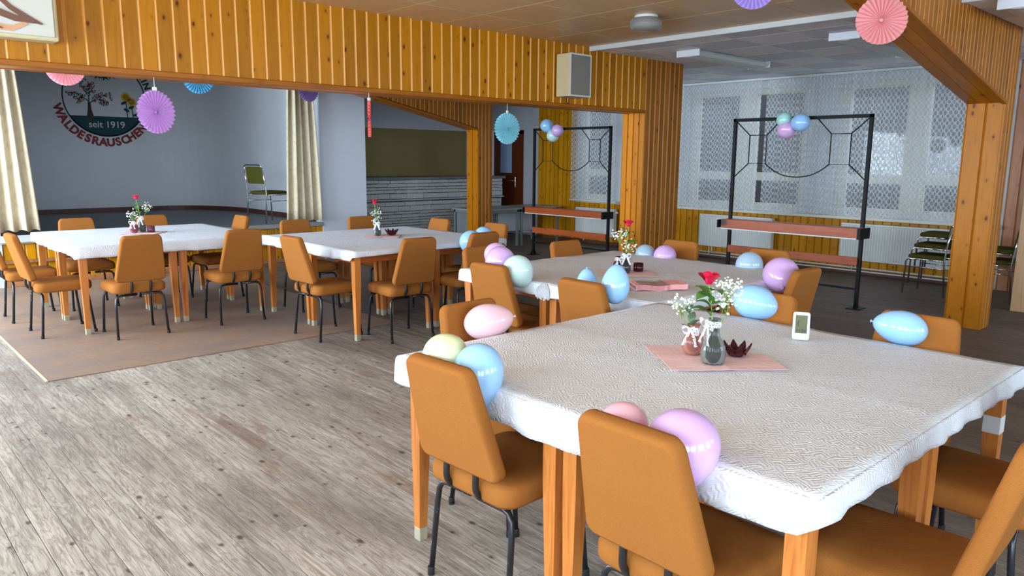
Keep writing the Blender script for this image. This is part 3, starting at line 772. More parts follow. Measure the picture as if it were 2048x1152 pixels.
# stage drapes
def drape(y, x0, x1, z0, z1, label, seed, tw=.62):
    rnd = random.Random(seed); nu, nv = 60, 12; g = G(); rings = []
    waves = (x1 - x0) / .13; ph = rnd.uniform(0, 6)
    vs = []; fs = []
    for j in range(nv + 1):
        t = j / nv; wid = tw + (1 - tw) * (1 - t) ** .8
        for i in range(nu + 1):
            s = i / nu; d = .05 * math.sin(2 * PI * waves * s + ph) + .022 * math.sin(2 * PI * waves * .37 * s + 2 * ph + 1.5 * t)
            xx = x0 + (x1 - x0) * (.4 + (s - .4) * wid)
            vs.append((xx, y + d * (.75 + .25 * t), z0 + (z1 - z0) * t + .012 * (1 - t) * math.sin(2 * PI * waves * s)))
    for j in range(nv):
        for i in range(nu):
            b = j * (nu + 1) + i; fs.append((b, b + 1, b + nu + 2, b + nu + 1))
    g.add(vs, fs, True); o = part('stage_curtain', g, M['drape']); tag(o, label, 'curtain', 'cream stage drapes')
    sm = o.modifiers.new('thickness', 'SOLIDIFY'); sm.thickness = .004
drape(SY - .08, 1.30, 1.90, .655, 2.86, 'cream damask drape on the side of the stage with the painted emblem', 3)
drape(SY - .08, 4.98, 5.56, .60, 2.86, 'cream damask drape behind the green chair on the stage', 5)

# ------------------------------------------------------------------ bar, back wall, door
rw = struct('wall_recess', G().box(10.9, 11.05, 10.49, 15, 0, 3.05), M['plaster_white'], 'white wall with the brown door beyond the window wall')
part('corner_return', G().box(XW + .02, 10.9, 10.40, 10.49, 0, 3.05), M['plaster_white'], rw)
bk = struct('wall_bar', G().box(6.2, 10.9, 12.55, 12.7, 2.08, 3.05).box(6.2, 10.9, 12.7, 12.8, 0, 3.05), M['plaster'], 'plaster wall above the olive shutter of the bar')
part('shutter', G().box(6.3, 10.3, 12.6, 12.66, 1.0, 2.08), M['olive'], bk)
bar = thing('bar_counter', 'bar counter faced with grey layered stone', 'bar counter', (8.5, 11.5, 0))
part('core', G().box(-2.1, 1.86, .06, .6, 0, 1.10), M['mortar'], bar)
part('counter_top', bevbox(-2.1, 1.93, -.03, .66, 1.12, 1.17, .006), M['grey_metal'], bar)
part('ledge_trim', bevbox(-2.1, 1.90, -.012, .05, .745, .77, .003), M['white_board'], bar)
for z0, z1, y in ((.775, 1.12, 0.02), (.0, .742, .045)):
    z = z0
    while z < z1 - .02:
        h = min(random.choice((.05, .065, .08, .1)), z1 - z); xx = -1.35 - random.uniform(0, .2)
        while xx < 1.86:
            L = min(random.uniform(.10, .36), 1.86 - xx); d = random.uniform(-.016, .012)
            if L > .03: part('stone', bevbox(xx + .002, xx + L - .002, y + d - .02, y + .05, z + .002 + random.uniform(0, .006), z + h - .002 - random.uniform(0, .006), .006), M['stone'], bar)
            xx += L
        z += h
    for k in range(5):
        zz = z0 + (z1 - z0) * k / 5
        part('stone', bevbox(1.862, 1.90, y + .02, .6, zz + .004, zz + (z1 - z0) / 5 - .004, .005), M['stone'], bar)
struct('column_bar', bevbox(10.2, 10.33, 11.72, 11.85, 1.17, 2.08, .003), M['white_paint'], 'slim white post standing on the end of the bar')
def door():
    root = bpy.data.objects.new('door_1', None); COL.objects.link(root); tag(root, 'red-brown wooden door with a frosted pane beyond the bar', None, None, 'structure')
    X = 10.9
    part('door_frame', G().box(X - .03, X, 11.44, 11.54, 0, 2.1).box(X - .03, X, 12.42, 12.54, 0, 2.1).box(X - .03, X, 11.44, 12.54, 2.02, 2.1), M['door_wood'], root)
    lf = part('leaf', G().box(X - .02, X - .001, 11.54, 12.42, .0, 1.22).box(X - .02, X - .001, 11.54, 11.78, 1.22, 2.03).box(X - .02, X - .001, 12.15, 12.42, 1.22, 2.03).box(X - .02, X - .001, 11.78, 12.15, 1.85, 2.03), M['door_wood'], root)
    part('pane', bevbox(X - .014, X - .004, 11.78, 12.15, 1.22, 1.85, .002), M['frosted'], root)
    part('handle_plate', bevbox(X - .03, X - .02, 11.66, 11.70, .92, 1.14, .003), M['chrome'], root)
    part('handle', G().tube([(X - .03, 11.68, 1.06), (X - .07, 11.68, 1.06), (X - .075, 11.8, 1.06)], .009), M['chrome'], root)
door()
def utility_table(x0, x1, y0, y1, z, label):
    t = thing('utility_table', label, 'table', ((x0 + x1) / 2, (y0 + y1) / 2, 0), 0, 'grey utility tables by the bar')
    w, d = (x1 - x0) / 2, (y1 - y0) / 2
    part('tabletop', bevbox(-w, w, -d, d, z - .025, z, .004), M['grey_top'], t)
    part('apron', G().box(-w + .03, w - .03, -d + .02, -d + .045, z - .07, z - .025).box(-w + .02, -w + .045, -d + .02, d - .02, z - .07, z - .025).box(w - .045, w - .02, -d + .02, d - .02, z - .07, z - .025), M['grey_metal'], t)
    part('modesty_panel', bevbox(-w + .05, w - .05, d - .06, d - .04, .18, z - .03, .002), M['white_board'], t)
    for sx in (-1, 1):
        for sy in (-1, 1): part('leg', bevbox(sx * (w - .04) - .02, sx * (w - .04) + .02, sy * (d - .04) - .02, sy * (d - .04) + .02, 0, z - .025, .003), M['grey_metal'], t)
utility_table(8.16, 9.10, 9.62, 10.36, .665, 'grey-topped utility table directly behind the slimmer braced column')
utility_table(9.12, 10.12, 9.62, 10.36, .665, 'grey-topped utility table between the column and the yellow pine wall')

# ------------------------------------------------------------------ emblem painted on the stage wall
EC = Vector((3.83, 14.395, 2.486)); ER = .645
em = thing('wall_emblem', 'round painted club emblem with fruit tree, sunflowers and ring lettering on stage wall', 'emblem', EC)
def disc_seg(parent, name, poly, mat, depth=.003, parentoff=0): return part(name, G().prism(poly, -depth - parentoff, -parentoff), mat, parent)
def ell(cx, cz, a, b, ang, n=12): return [(cx + a * math.cos(t) * math.cos(ang) - b * math.sin(t) * math.sin(ang), cz + a * math.cos(t) * math.sin(ang) + b * math.sin(t) * math.cos(ang)) for t in [2 * PI * k / n for k in range(n)]]
g = G(); rin = [[(r * math.cos(a), -.004, r * math.sin(a)) for r in (ER - .014, ER + .006)] for a in [2 * PI * k / 72 for k in range(73)]]
for i in range(72): g.add([rin[i][0], rin[i][1], rin[i + 1][1], rin[i + 1][0]], [(0, 1, 2, 3)])
part('ring', g, EMB['green'], em)
a0 = math.asin(.31 / ER)
disc_seg(em, 'ground_field', [(ER * math.cos(t), ER * math.sin(t)) for t in [PI + a0 + (PI - 2 * a0) * k / 40 for k in range(41)]], EMB['green'], .004)
disc_seg(em, 'tree_trunk', [(-.30, -.33), (-.275, -.2), (-.268, -.08), (-.228, -.08), (-.222, -.2), (-.19, -.33)], EMB['brown'], .006)
BR = [((-.25, -.09), (-.24, .26)), ((-.25, -.07), (-.43, .06)), ((-.24, -.1), (-.08, .03)), ((-.25, .02), (-.36, .2)), ((-.245, .05), (-.14, .2)), ((-.43, .06), (-.54, .06)), ((-.08, .03), (.03, .06)), ((-.38, .0), (-.42, -.09)), ((-.12, 0), (-.02, -.08)), ((-.1, -.02), (.05, -.07))]
for (p, q) in BR:
    d = (Vector(q) - Vector(p)).normalized() * 1; nn = Vector((-d.y, d.x)) * .008
    disc_seg(em, 'branch', [(p[0] + nn.x, p[1] + nn.y), (p[0] - nn.x, p[1] - nn.y), (q[0] - nn.x * .5, q[1] - nn.y * .5), (q[0] + nn.x * .5, q[1] + nn.y * .5)], EMB['brown'], .005)
rl = random.Random(11); lsp = []
for (p, q) in BR:
    for k in range(5):
        t = .35 + .16 * k; lsp.append((p[0] + (q[0] - p[0]) * t + rl.uniform(-.06, .06), p[1] + (q[1] - p[1]) * t + rl.uniform(-.05, .06), rl.uniform(0, PI)))
for i, (lx, lz, an) in enumerate(lsp):
    lo = disc_seg(em, 'painted_leaf', ell(lx, lz, .036, .017, an), EMB['leaf'], .006)
    disc_seg(lo, 'leaf_highlight', ell(lx, lz, .02, .007, an), M['stage_wall'], .0075)
for i in range(13):
    p, q = BR[i % 10]; t = rl.uniform(.4, 1.0)
    disc_seg(em, 'painted_fruit', ell(p[0] + (q[0] - p[0]) * t + rl.uniform(-.02, .02), p[1] + (q[1] - p[1]) * t - .01, .02, .02, 0), EMB['apple'], .009)
for cx, cz, r in ((.33, .03, .075), (.42, -.05, .07)):
    n = 14
    for k in range(n):
        a = 2 * PI * k / n; disc_seg(em, 'sunflower_petal', ell(cx + r * .78 * math.cos(a), cz + r * .78 * math.sin(a), .026, .013, a, 8), EMB['yellow'], .006)
    disc_seg(em, 'sunflower_head', ell(cx, cz, r * .66, r * .66, 0, 20), EMB['ochre'], .008)
    disc_seg(em, 'sunflower_stem', [(cx - .007 + .01, -.315), (cx + .007 + .01, -.315), (cx + .006, cz - r * .7), (cx - .006, cz - r * .7)], EMB['green'], .005)
for cx, cz, a in ((.29, -.07, .5), (.33, -.19, -.5), (.41, -.14, .4), (.48, -.27, .0)): disc_seg(em, 'sunflower_leaf', ell(cx, cz, .05, .024, a), EMB['green'], .007)
for cx, cz in ((-.10, .37), (.02, .35), (.12, .38), (-.02, .46), (.1, .48)):
    poly = []
    for k in range(14):
        a = 2 * PI * k / 14; r = .11 if k % 2 == 0 else .035; poly.append((cx + r * math.cos(a) * 1.1, cz + r * .7 * math.sin(a)))
    disc_seg(em, 'fir_twig', poly, EMB['leaf'], .005)
def letter(ch, size, mat, parent, loc, rot, off=.0, name='letter'):
    cu = bpy.data.curves.new('letter', 'FONT'); cu.body = ch; cu.size = size; cu.align_x = 'CENTER'; cu.align_y = 'CENTER'; cu.extrude = .002; cu.offset = off; cu.resolution_u = 6
    tmp = bpy.data.objects.new('t', cu); COL.objects.link(tmp)
    dg = bpy.context.evaluated_depsgraph_get(); me = bpy.data.meshes.new_from_object(tmp.evaluated_get(dg)); bpy.data.objects.remove(tmp); bpy.data.curves.remove(cu)
    me.materials.clear(); me.materials.append(mat)
    return put(name, me, parent, loc, rot)
word = 'WALDESRAUSCHEN'
wid = {'W': 1.4, 'M': 1.3, 'A': 1.05, 'I': .5}
tot = sum(wid.get(c, 1.0) for c in word); acc = 0; s0, s1 = 191.5, 323.0
for c in word:
    a = math.radians(s0 + (s1 - s0) * (acc + wid.get(c, 1.0) / 2) / tot); acc += wid.get(c, 1.0)
    r = .752; letter(c, .185, EMB['red'], em, (r * math.cos(a), -.004, r * math.sin(a)), Matrix.Rotation(-(a + PI / 2), 4, 'Y').to_euler().to_matrix().to_4x4().to_euler() if False else (PI / 2, -(a + PI / 2), 0), .008)
a = math.radians(330); letter('e', .15, EMB['red'], em, (.752 * math.cos(a), -.004, .752 * math.sin(a)), (PI / 2, -(a + PI / 2), 0), .006)
for c, d in (('E', 33), ('I', 26.5), ('N', 19)):
    a = math.radians(d); letter(c, .15, EMB['green'], em, (.72 * math.cos(a), -.004, .72 * math.sin(a)), (PI / 2, PI / 2 - a, 0), .006)
letter('seit 1919', .155, EMB['white'], em, (.0, -.008, -.45), (PI / 2, 0, 0), .0008, 'lettering')

# ------------------------------------------------------------------ tables
def leg_geo(sx, sy):
    g = G(); h = .735; a, b = .028, .0185
    def ring(w, z, cx, cy): return [(cx - w, cy - w, z), (cx + w, cy - w, z), (cx + w, cy + w, z), (cx - w, cy + w, z)]
    X = .395 - a
    o = X + .004
    return g.loft([ring(b, .055, sx * (o), sy * (o)), ring(a, .5, sx * X, sy * X), ring(a, h, sx * X, sy * X)], True, True, True, False)
def cap_geo(sx, sy):
    X = .371; w = .0195
    return bevbox(sx * X - w, sx * X + w, sy * X - w, sy * X + w, 0, .056, .002)
TBL = None
def make_table():
    t = thing('square_table', 'x', 'table')
    part('tabletop', bevbox(-.402, .402, -.402, .402, .735, .757, .004), M['apron_wood'], t)
    for s in (-1, 1):
        part('apron', bevbox(-.34, .34, s * .375 - .011, s * .375 + .011, .655, .735, .002), M['apron_wood'], t)
        part('apron', bevbox(-.34, .34, s * .375 - .011, s * .375 + .011, .655, .735, .002).xf(Matrix.Rotation(PI / 2, 4, 'Z')), M['apron_wood'], t)
    for sx in (-1, 1):
        for sy in (-1, 1):
            l = part('leg', leg_geo(sx, sy), M['leg_wood'], t); part('foot_cap', cap_geo(sx, sy), M['brass'], l)
    return t
proto_table = make_table(); used = [False]
def table(x, y, label, rz=0.0):
    if not used[0]: t = proto_table; used[0] = True
    else: t = copy_tree(proto_table)
    t.location = (x, y, 0); t.rotation_euler = (0, 0, rz); tag(t, label, 'table', 'square wooden tables under white cloths'); return t
def cloth(cx, cy, wx, wy, hang, label, seed, vary=.10, z=.758):
    """paper cloth over a block of tables; hang = drop on (-x, +x, -y, +y)"""
    rnd = random.Random(seed); g = G()
    n = 44; hx, hy = wx / 2, wy / 2
    f1, f2, f3 = [rnd.uniform(0, 6.28) for _ in range(3)]
    def relief(u, v): return .0016 * math.sin(9 * u + f1) * math.sin(7 * v + f2) + .0012 * math.sin(23 * u + 17 * v + f3)
    vs = []; fs = []
    for j in range(n + 1):
        for i in range(n + 1):
            u, v = -hx + wx * i / n, -hy + wy * j / n
            seam = .004 * math.exp(-(u / .02) ** 2) * math.sin(11 * v) + .004 * math.exp(-(v / .02) ** 2) * math.sin(12 * u + 1)
            vs.append((u, v, .0035 + abs(relief(u, v)) + abs(seam)))
    for j in range(n):
        for i in range(n): b = j * (n + 1) + i; fs.append((b, b + 1, b + n + 2, b + n + 1))
    g.add(vs, fs, True)
    # skirt all the way round
    per = []
    for i in range(n): per.append(((-hx + wx * i / n, -hy), (0, -1), 2))
    for i in range(n): per.append(((hx, -hy + wy * i / n), (1, 0), 1))
    for i in range(n): per.append(((hx - wx * i / n, hy), (0, 1), 3))
    for i in range(n): per.append(((-hx, hy - wy * i / n), (-1, 0), 0))
    N = len(per); rings = [[], [], [], [], []]
    for k, ((u, v), (nx, ny), side) in enumerate(per):
        s = k / n; d = hang[side] * (1 + vary * (.5 * math.sin(s * 7.3 + f1) + .35 * math.sin(s * 17 + f2) + .2 * math.sin(s * 41 + f3)))
        wob = .004 * math.sin(s * 61 + f2) + .003 * math.sin(s * 29 + f1)
        cnx, cny = (nx, ny)
        if k % n == 0:
            pn = per[(k - 1) % N][1]; cnx, cny = (nx + pn[0]), (ny + pn[1])
        base_z = .0035
        for m, (o, q) in enumerate(((0.0, 0.0), (.005, .10), (.008 + wob * .3, .4), (.010 + wob * .8, .75), (.012 + wob * 1.3, 1.0))):
            rings[m].append((u + cnx * o, v + cny * o, base_z - d * q))
    g.loft(rings, True, False, False, True)
    o = part('tablecloth', g, M['cloth'], None, loc=(cx, cy, z)); tag(o, label, 'tablecloth', 'white paper tablecloths')
    sm = o.modifiers.new('thickness', 'SOLIDIFY'); sm.thickness = .0012; sm.offset = 1
    return o
def gathered(o, x, y, nx, ny, w=.10, h=.10):
    """bunched paper fold hanging over the table edge, in cloth space"""
    tx, ty = -ny, nx; rings = []
    for j, (zz, ww, out_) in enumerate(((.004, .10, -.03), (.006, .35, .006), (-.02, .75, .02), (-.06, .95, .026), (-h, 1.0, .02))):
        rings.append([(x + tx * w * ww * (i / 14 - .5) * 2 + nx * (out_ + .009 * (1 if i % 2 else -1) * min(1, j / 2)), y + ty * w * ww * (i / 14 - .5) * 2 + ny * (out_ + .009 * (1 if i % 2 else -1) * min(1, j / 2)), zz + (.012 * math.sin(i * 1.9) if j == 4 else 0)) for i in range(15)])
    part('gathered_fold', G().loft(rings, False, False, False, False), M['cloth'], o)
S = .411
def block(cx, cy, where, hang, seed, labs, wx=1.68, wy=1.68):
    res = [table(cx + sx * S, cy + sy * S, lab) for (sx, sy), lab in zip(((-1, -1), (1, -1), (-1, 1), (1, 1)), labs)]
    global last_cloth
    last_cloth = cloth(cx, cy, wx, wy, hang, where, seed); return res
near = block(2.437, 1.535, 'white embossed paper cloth on the large foreground table block', (.105, .085, .062, .06), 1,
      ['square wooden table nearest the camera, under the foreground cloth', 'square wooden table with white tape round one leg, foreground block',
       'square wooden table under the foreground cloth beside the open floor', 'square wooden table under the foreground cloth below the white clock'])
part('tape_band', bevbox(.3375, .3965, -.3965, -.3375, .505, .572, .001), M['white_paint'], near[1])
block(4.07, 3.195, 'white paper cloth on the middle table block with pink napkin pack', (.075, .08, .075, .06), 2,
      ['square wooden table under the middle cloth where two balloons lean on a chair', 'square wooden table under the middle cloth beside the purple balloon chair',
       'square wooden table under the middle cloth beside the mint balloon', 'square wooden table under the middle cloth facing the timber pillar'], 1.66, 1.66)
gathered(last_cloth, -.835, .0, -1, 0, .062, .085)
block(2.385, 7.86, 'white paper cloth on the table block in front of the painted emblem', (.085, .09, .095, .06), 3,
      ['square wooden table under the emblem-side cloth, corner nearest the hardboard edge', 'square wooden table under the emblem-side cloth, corner towards the other far block',
       'square wooden table under the emblem-side cloth, corner by the stage drape', 'square wooden table under the emblem-side cloth, corner by the green stage chair'])
block(4.01, 6.17, 'white paper cloth on the table block in front of the stone bar', (.085, .075, .045, .05), 4,
      ['square wooden table under the bar-side cloth, corner standing off the hardboard', 'square wooden table under the bar-side cloth beside the blue balloons',
       'square wooden table under the bar-side cloth, corner towards the stage', 'square wooden table under the bar-side cloth, corner towards the stone bar'])

# ------------------------------------------------------------------ chairs
def make_chair():
    t = thing('dining_chair', 'x', 'chair')
    seat = pad(rrect(.425, .425, .06, 5), [(.045, .383), (.012, .388), (0, .402), (0, .440), (.008, .456), (.03, .467), (.09, .474), (.16, .477)])
    part('seat', seat, M['orange_fabric'], t)
    # backrest: trapezoid, wide at the bottom, leaning back
    ol = rrect(.405, .40, .038, 5, .77)
    bk = pad(ol, [(.016, -.026), (.004, -.021), (0, -.010), (0, .010), (.004, .021), (.016, .026)])
    lean = math.atan2(.105, .38)
    mt_ = Matrix.Translation((0, -.268, .684)) @ Matrix.Rotation(lean, 4, 'X') @ Matrix.Rotation(PI / 2, 4, 'X')
    # gentle curve across the width
    bk.v = [(x_, y_, z_ + .10 * x_ * x_ * 4 * .25) for x_, y_, z_ in bk.v]
    part('backrest', bk.xf(mt_), M['orange_fabric'], t)
    for s in (-1, 1):
        p = [(s * .075, .12, .377), (s * .075, -.13, .377), (s * .075, -.19, .387), (s * .075, -.226, .415), (s * .075, -.232, .46), (s * .075, -.222, .54)]
        q = [Vector(a) for a in p]; sm = [q[0]]
        for i in range(1, len(q) - 1): sm += [q[i].lerp(q[i - 1], .3), q[i].lerp(q[i + 1], .3)]
        sm.append(q[-1]); part('back_tube', G().tube(sm, .0115, 8, True, (1, 0, 0)), M['black_tube'], t)
    for sx in (-1, 1):
        for sy in (-1, 1):
            a = sy * .165
            p = [(sx * .02, a, .368), (sx * .145, a, .368), (sx * .172, a + sy * .003, .361), (sx * .187, a + sy * .006, .338), (sx * .193, a + sy * .011, .28), (sx * .202, a + sy * .036, .012)]
            l = part('leg', G().tube(p, .0108, 8), M['leg_black'], t)
            part('foot_cap', G().lathe([(.0135, 0), (.0135, .028), (.0115, .033)], 10, (sx * .2025, a + sy * .0372, 0)), M['rubber'], l)
    return t
proto_chair = make_chair(); cu_ = [False]
FX, FMX, FY, FMY = -PI / 2, PI / 2, 0.0, PI
def chair(x, y, rz, label, jit=0.0):
    if not cu_[0]: c = proto_chair; cu_[0] = True
    else: c = copy_tree(proto_chair)
    c.location = (x, y, 0); c.rotation_euler = (0, 0, rz + jit); tag(c, label, 'chair', 'rust orange upholstered chairs round the tables'); return c
CH = [
 (1.735, 1.88, FX, .03, 'orange chair beside the open floor with yellow and blue balloons behind its back'),
 (1.735, 1.095, FX, -.02, 'nearest orange chair, with pink and purple balloons over its back'),
 (3.10, 1.12, FMX, 0, 'orange chair with one oval blue balloon, beyond the foreground table'),
 (3.10, 1.83, FMX, .0, 'orange chair half hidden by a large blue balloon, behind the white clock'),
 (2.15, 2.285, FMY, .04, 'orange chair behind the pink balloon at the far edge of the foreground table'),
 (2.11, .71, FY, .03, 'orange chair whose back cuts the lower frame corner, seat under the foreground table'),
 (2.84, .70, FY, -.03, 'orange chair whose seat shows behind the chair in the lower frame corner'),
 (3.34, 3.485, FX, .03, 'orange chair with mint and lilac balloons at the middle table'),
 (3.29, 2.66, FX, -.02, 'orange chair with two small blue balloons, their knots pointing up'),
 (4.37, 3.78, FMY, 0, 'orange chair alone without balloons, seen over the far edge of the middle table'),
 (3.58, 3.90, FMY, 0, 'orange chair with lilac balloons resting on its front, back turned to the far tables'),
 (4.79, 3.50, FMX, 0, 'orange chair with a pink and a pale blue balloon in front of the timber pillar'),
 (4.79, 2.73, FMX, 0, 'orange chair hidden behind the pale blue balloon, in front of the metal frame'),
 (4.36, 2.40, FY, .0, 'orange chair seen from its side holding a purple balloon with visible knot'),
 (1.93, 6.88, FY, .01, 'orange chair showing its full back, directly below the red rose before the emblem'),
 (2.80, 6.87, FY, -.03, 'orange chair with its back to us between the two far table blocks'),
 (1.47, 7.34, FX, .03, 'orange chair in profile beside the front corner of the emblem-side table'),
 (1.41, 8.17, FX, .0, 'orange chair cut by the left frame edge beside the stage drape'),
 (1.96, 8.44, FMY, 0, 'orange chair on the stage side of the emblem-side table, nearest the drape'),
 (2.70, 8.44, FMY, .02, 'orange chair on the stage side, its back just right of the rose vase'),
 (3.14, 8.14, FMX, 0, 'orange chair turned side-on below the green stage chair'),
 (3.155, 5.75, FX, .05, 'orange chair in profile at the bar-side table, front legs off the hardboard'),
 (3.60, 5.30, FY, -.06, 'orange chair with its back to us nearest the camera at the bar-side table'),
 (3.63, 6.93, FMY, 0, 'orange chair on the stage side below the cream drape at the bar-side table'),
 (4.42, 6.93, FMY, 0, 'orange chair half hidden by the rose vase before the stone bar'),
 (4.62, 6.47, FMX, 0, 'orange chair before the stone bar, left of the slim braced column'),
 (4.70, 5.65, FMX, 0, 'orange chair whose back stands right of the slim braced column'),
 (4.30, 5.32, FY, .0, 'orange chair with two blue balloons, back turned to the middle table'),
]
for x, y, rz, j, lab in CH: chair(x, y, rz, lab, j)

# green stacking chairs on chrome frames
def make_green():
    t = thing('stacking_chair', 'x', 'chair')
    part('seat', pad(rrect(.40, .40, .05, 4), [(.02, .425), (0, .432), (0, .452), (.012, .468), (.06, .474)]), M['green_fabric'], t)
    bk = pad(rrect(.36, .24, .03, 4), [(.01, -.013), (0, -.008), (0, .008), (.01, .013)])
    part('backrest', bk.xf(Matrix.Translation((0, -.222, .70)) @ Matrix.Rotation(.12, 4, 'X') @ Matrix.Rotation(PI / 2, 4, 'X')), M['green_fabric'], t)
    for s in (-1, 1):
        part('side_frame', G().tube([(s * .205, .215, .012), (s * .205, .205, .39), (s * .205, .185, .415), (s * .205, .15, .42), (s * .205, -.18, .42)], .0105), M['chrome'], t)
        part('rear_leg', G().tube([(s * .205, -.235, .012), (s * .205, -.205, .42), (s * .203, -.228, .62), (s * .198, -.255, .80)], .0105), M['chrome'], t)
    part('top_rail', G().tube([(-.198, -.255, .80), (-.18, -.262, .835), (-.14, -.266, .848), (.14, -.266, .848), (.18, -.262, .835), (.198, -.255, .80)], .0105), M['chrome'], t)
    for s in (-1, 1): part('stretcher', G().tube([(s * .205, .208, .33), (s * .205, -.213, .33)], .006), M['chrome'], t)
    part('seat_bar', G().tube([(-.205, .12, .418), (.205, .12, .418)], .008), M['chrome'], t)
    return t
gp = make_green(); gu = [False]
def green(x, y, z, rz, label, group):
    if not gu[0]: c = gp; gu[0] = True
    else: c = copy_tree(gp)
    c.location = (x, y, z); c.rotation_euler = (0, 0, rz); tag(c, label, 'chair', group)
green(4.93, 10.62, SZ + .003, FX + .25, 'olive green chrome chair standing alone on the stage edge', 'olive green chrome chairs')
for k, lab in enumerate(('lowest olive green chair of the stack before the long radiator', 'middle olive green chair of the stack before the long radiator', 'topmost olive green chair of the stack before the long radiator')):
    green(9.42 + .03 * k, 3.02 - .035 * k, .125 * k, FY + .06 * (k - 1), lab, 'olive green chrome chairs')
for k, lab in enumerate(('lower olive green chair of the pair stacked behind the braced column', 'upper olive green chair of the pair stacked behind the braced column')):
    green(9.52 + .02 * k, 2.40 - .03 * k, .125 * k, FY - .05, lab, 'olive green chrome chairs')

# ------------------------------------------------------------------ black metal frames with wooden shelves
def metal_frame(X, Y0, Y1, label, H=1.99, zb=(.75, .85), zl=(.455, .54)):
    t = thing('metal_frame', label, 'metal frame', (X, (Y0 + Y1) / 2, 0), 0, 'black metal frames with wooden shelves')
    w = (Y1 - Y0) / 2; q = .018
    for s in (-1, 1):
        part('post', bevbox(-q, q, s * w - q, s * w + q, .0, H, .002), M['black_steel'], t)
        part('foot_plate', bevbox(-.09, .09, s * w - .07, s * w + .07, 0, .008, .002), M['black_steel'], t)
        part('foot_gusset', G().prism([(-.07, .008), (.07, .008), (.02, .11), (-.02, .11)], s * w - .004, s * w + .004).xf(Matrix.Identity(4)), M['black_steel'], t)
    part('top_rail', bevbox(-q, q, -w - q, w + q, H - .036, H, .002), M['black_steel'], t)
    part('cross_rail', bevbox(-.012, .012, -w, w, .195, .215, .002), M['black_steel'], t)
    r = .0065
    for s in (-1, 1):
        i0, i1 = s * (w - .19), s * (w - .40)
        part('square_ornament', G().tube([(0, i0, 1.80), (0, i1, 1.80), (0, i1, 1.485), (0, i0, 1.485), (0, i0, 1.80)], r, 6), M['black_steel'], t)
        for a, b in (((s * w, H - .02), (i0, 1.80)), ((s * (w - .565), H - .02), (i1, 1.80)), ((s * w, 1.315), (i0, 1.485))):
            part('diagonal_bar', G().tube([(0, a[0], a[1]), (0, b[0], b[1])], r, 6), M['black_steel'], t)
    i1 = w - .40; arc = []
    for k in range(17):
        u = -1 + 2 * k / 16; arc.append((0, u * i1, 1.345 + .14 * abs(u) ** 2.3))
    part('arc_bar', G().tube(arc, r, 6), M['black_steel'], t)
    sh = part('shelf_box', bevbox(-.20, -.185, -w - .035, w + .0, zb[0], zb[1], .003), M['shelf_wood'], t)
    part('shelf_board', bevbox(-.185, -.02, -w - .03, w - .0, zb[1] - .02, zb[1], .002), M['shelf_wood'], sh)
    part('shelf_edge', bevbox(-.20, -.02, -w - .03, w, zb[0] - .012, zb[0], .001), M['white_paint'], sh)
    part('bracket', bevbox(-.205, .03, -w - .07, -w - .036, zb[0] - .01, zb[1] - .0, .002), M['black_steel'], t)
    part('bracket', bevbox(-.205, .03, w + .036, w + .05, zb[0], zb[1] - .01, .002), M['black_steel'], t)
    part('lower_plank', bevbox(-.045, -.020, -w + .01, w - .01, zl[0], zl[1], .003), M['shelf_wood'], t)
metal_frame(7.88, 3.213, 4.74, 'black metal frame with red-brown shelves standing before the net curtains')
metal_frame(8.40, 7.03, 8.57, 'black metal frame seen through the opening left of the timber pillar', 1.985, (.685, .775), (.36, .45))

# ------------------------------------------------------------------ balloons
def balloon_mesh(key):
    prof = []
    n = 22
    for k in range(n + 1):
        a = PI * k / n; z = -math.cos(a); r = math.sin(a)
        if z < 0: r *= 1; z2 = z * 1.0
        # pear shape: stretched towards the neck (-z)
        zz = z if z > 0 else z * 1.28
        rr = r * (1 - .0 * z) if z > 0 else r * (1 - .14 * abs(z) ** 1.6)
        prof.append((max(rr, .012), zz))
    g = G().lathe(prof, 32); g.sm = [True] * len(g.sm)
    return g.mesh('balloon', BAL[key])
def knot_mesh(key):
    return G().lathe([(.03, -.02), (.075, .0), (.05, .05), (.03, .08), (.055, .11), (.11, .17), (.10, .175)], 12).mesh('knot', BAL[key])
bm_cache = {}; kn_cache = {}
def balloon(p, rx, ry, axis, key, label, group):
    """axis: direction from the centre to the knot; rx across, ry half length"""
    if key not in bm_cache: bm_cache[key] = balloon_mesh(key); kn_cache[key] = knot_mesh(key)
    o = put('balloon', bm_cache[key]); d = Vector(axis).normalized()
    o.rotation_euler = (-d).to_track_quat('Z', 'Y').to_euler()
    o.scale = (rx, rx, ry / 1.14); o.location = Vector(p) - (-d) * (-.14 * ry / 1.14) * -1 * 1.0
    k = put('knot', kn_cache[key], o, (0, 0, -1.265), (PI, 0, 0)); k.scale = (1, 1, rx / ry)
    tag(o, label, 'balloon', group); return o
GB = 'balloons tucked between chairs and tables'; GF = 'balloon trios on the metal frames'
balloon((1.535, 1.99, .862), .079, .083, (.2, .3, -1), 'yellow', 'pale yellow balloon behind the orange chair by the open floor', GB)
balloon((1.575, 1.862, .822), .088, .118, (-.15, .05, -1), 'blue', 'light blue teardrop balloon touching the pale yellow one', GB)
balloon((2.12, 2.475, .802), .08, .116, (1, -.35, .12), 'pink', 'pale pink balloon lying on its side at the far table edge', GB)
balloon((1.545, 1.215, .822), .066, .066, (.1, .2, -1), 'rose', 'rose pink balloon peeping over the nearest chair back', GB)
balloon((1.565, 1.04, .815), .095, .105, (-.1, 0, -1), 'purple', 'big light purple balloon at the nearest chair', GB)
balloon((3.13, 2.558, .828), .078, .108, (.1, .0, 1), 'blue', 'light blue balloon with its knot on top at the middle table', GB)
balloon((3.19, 2.815, .80), .062, .085, (0, 0, 1), 'blue', 'small blue balloon with upright knot behind a chair back', GB)
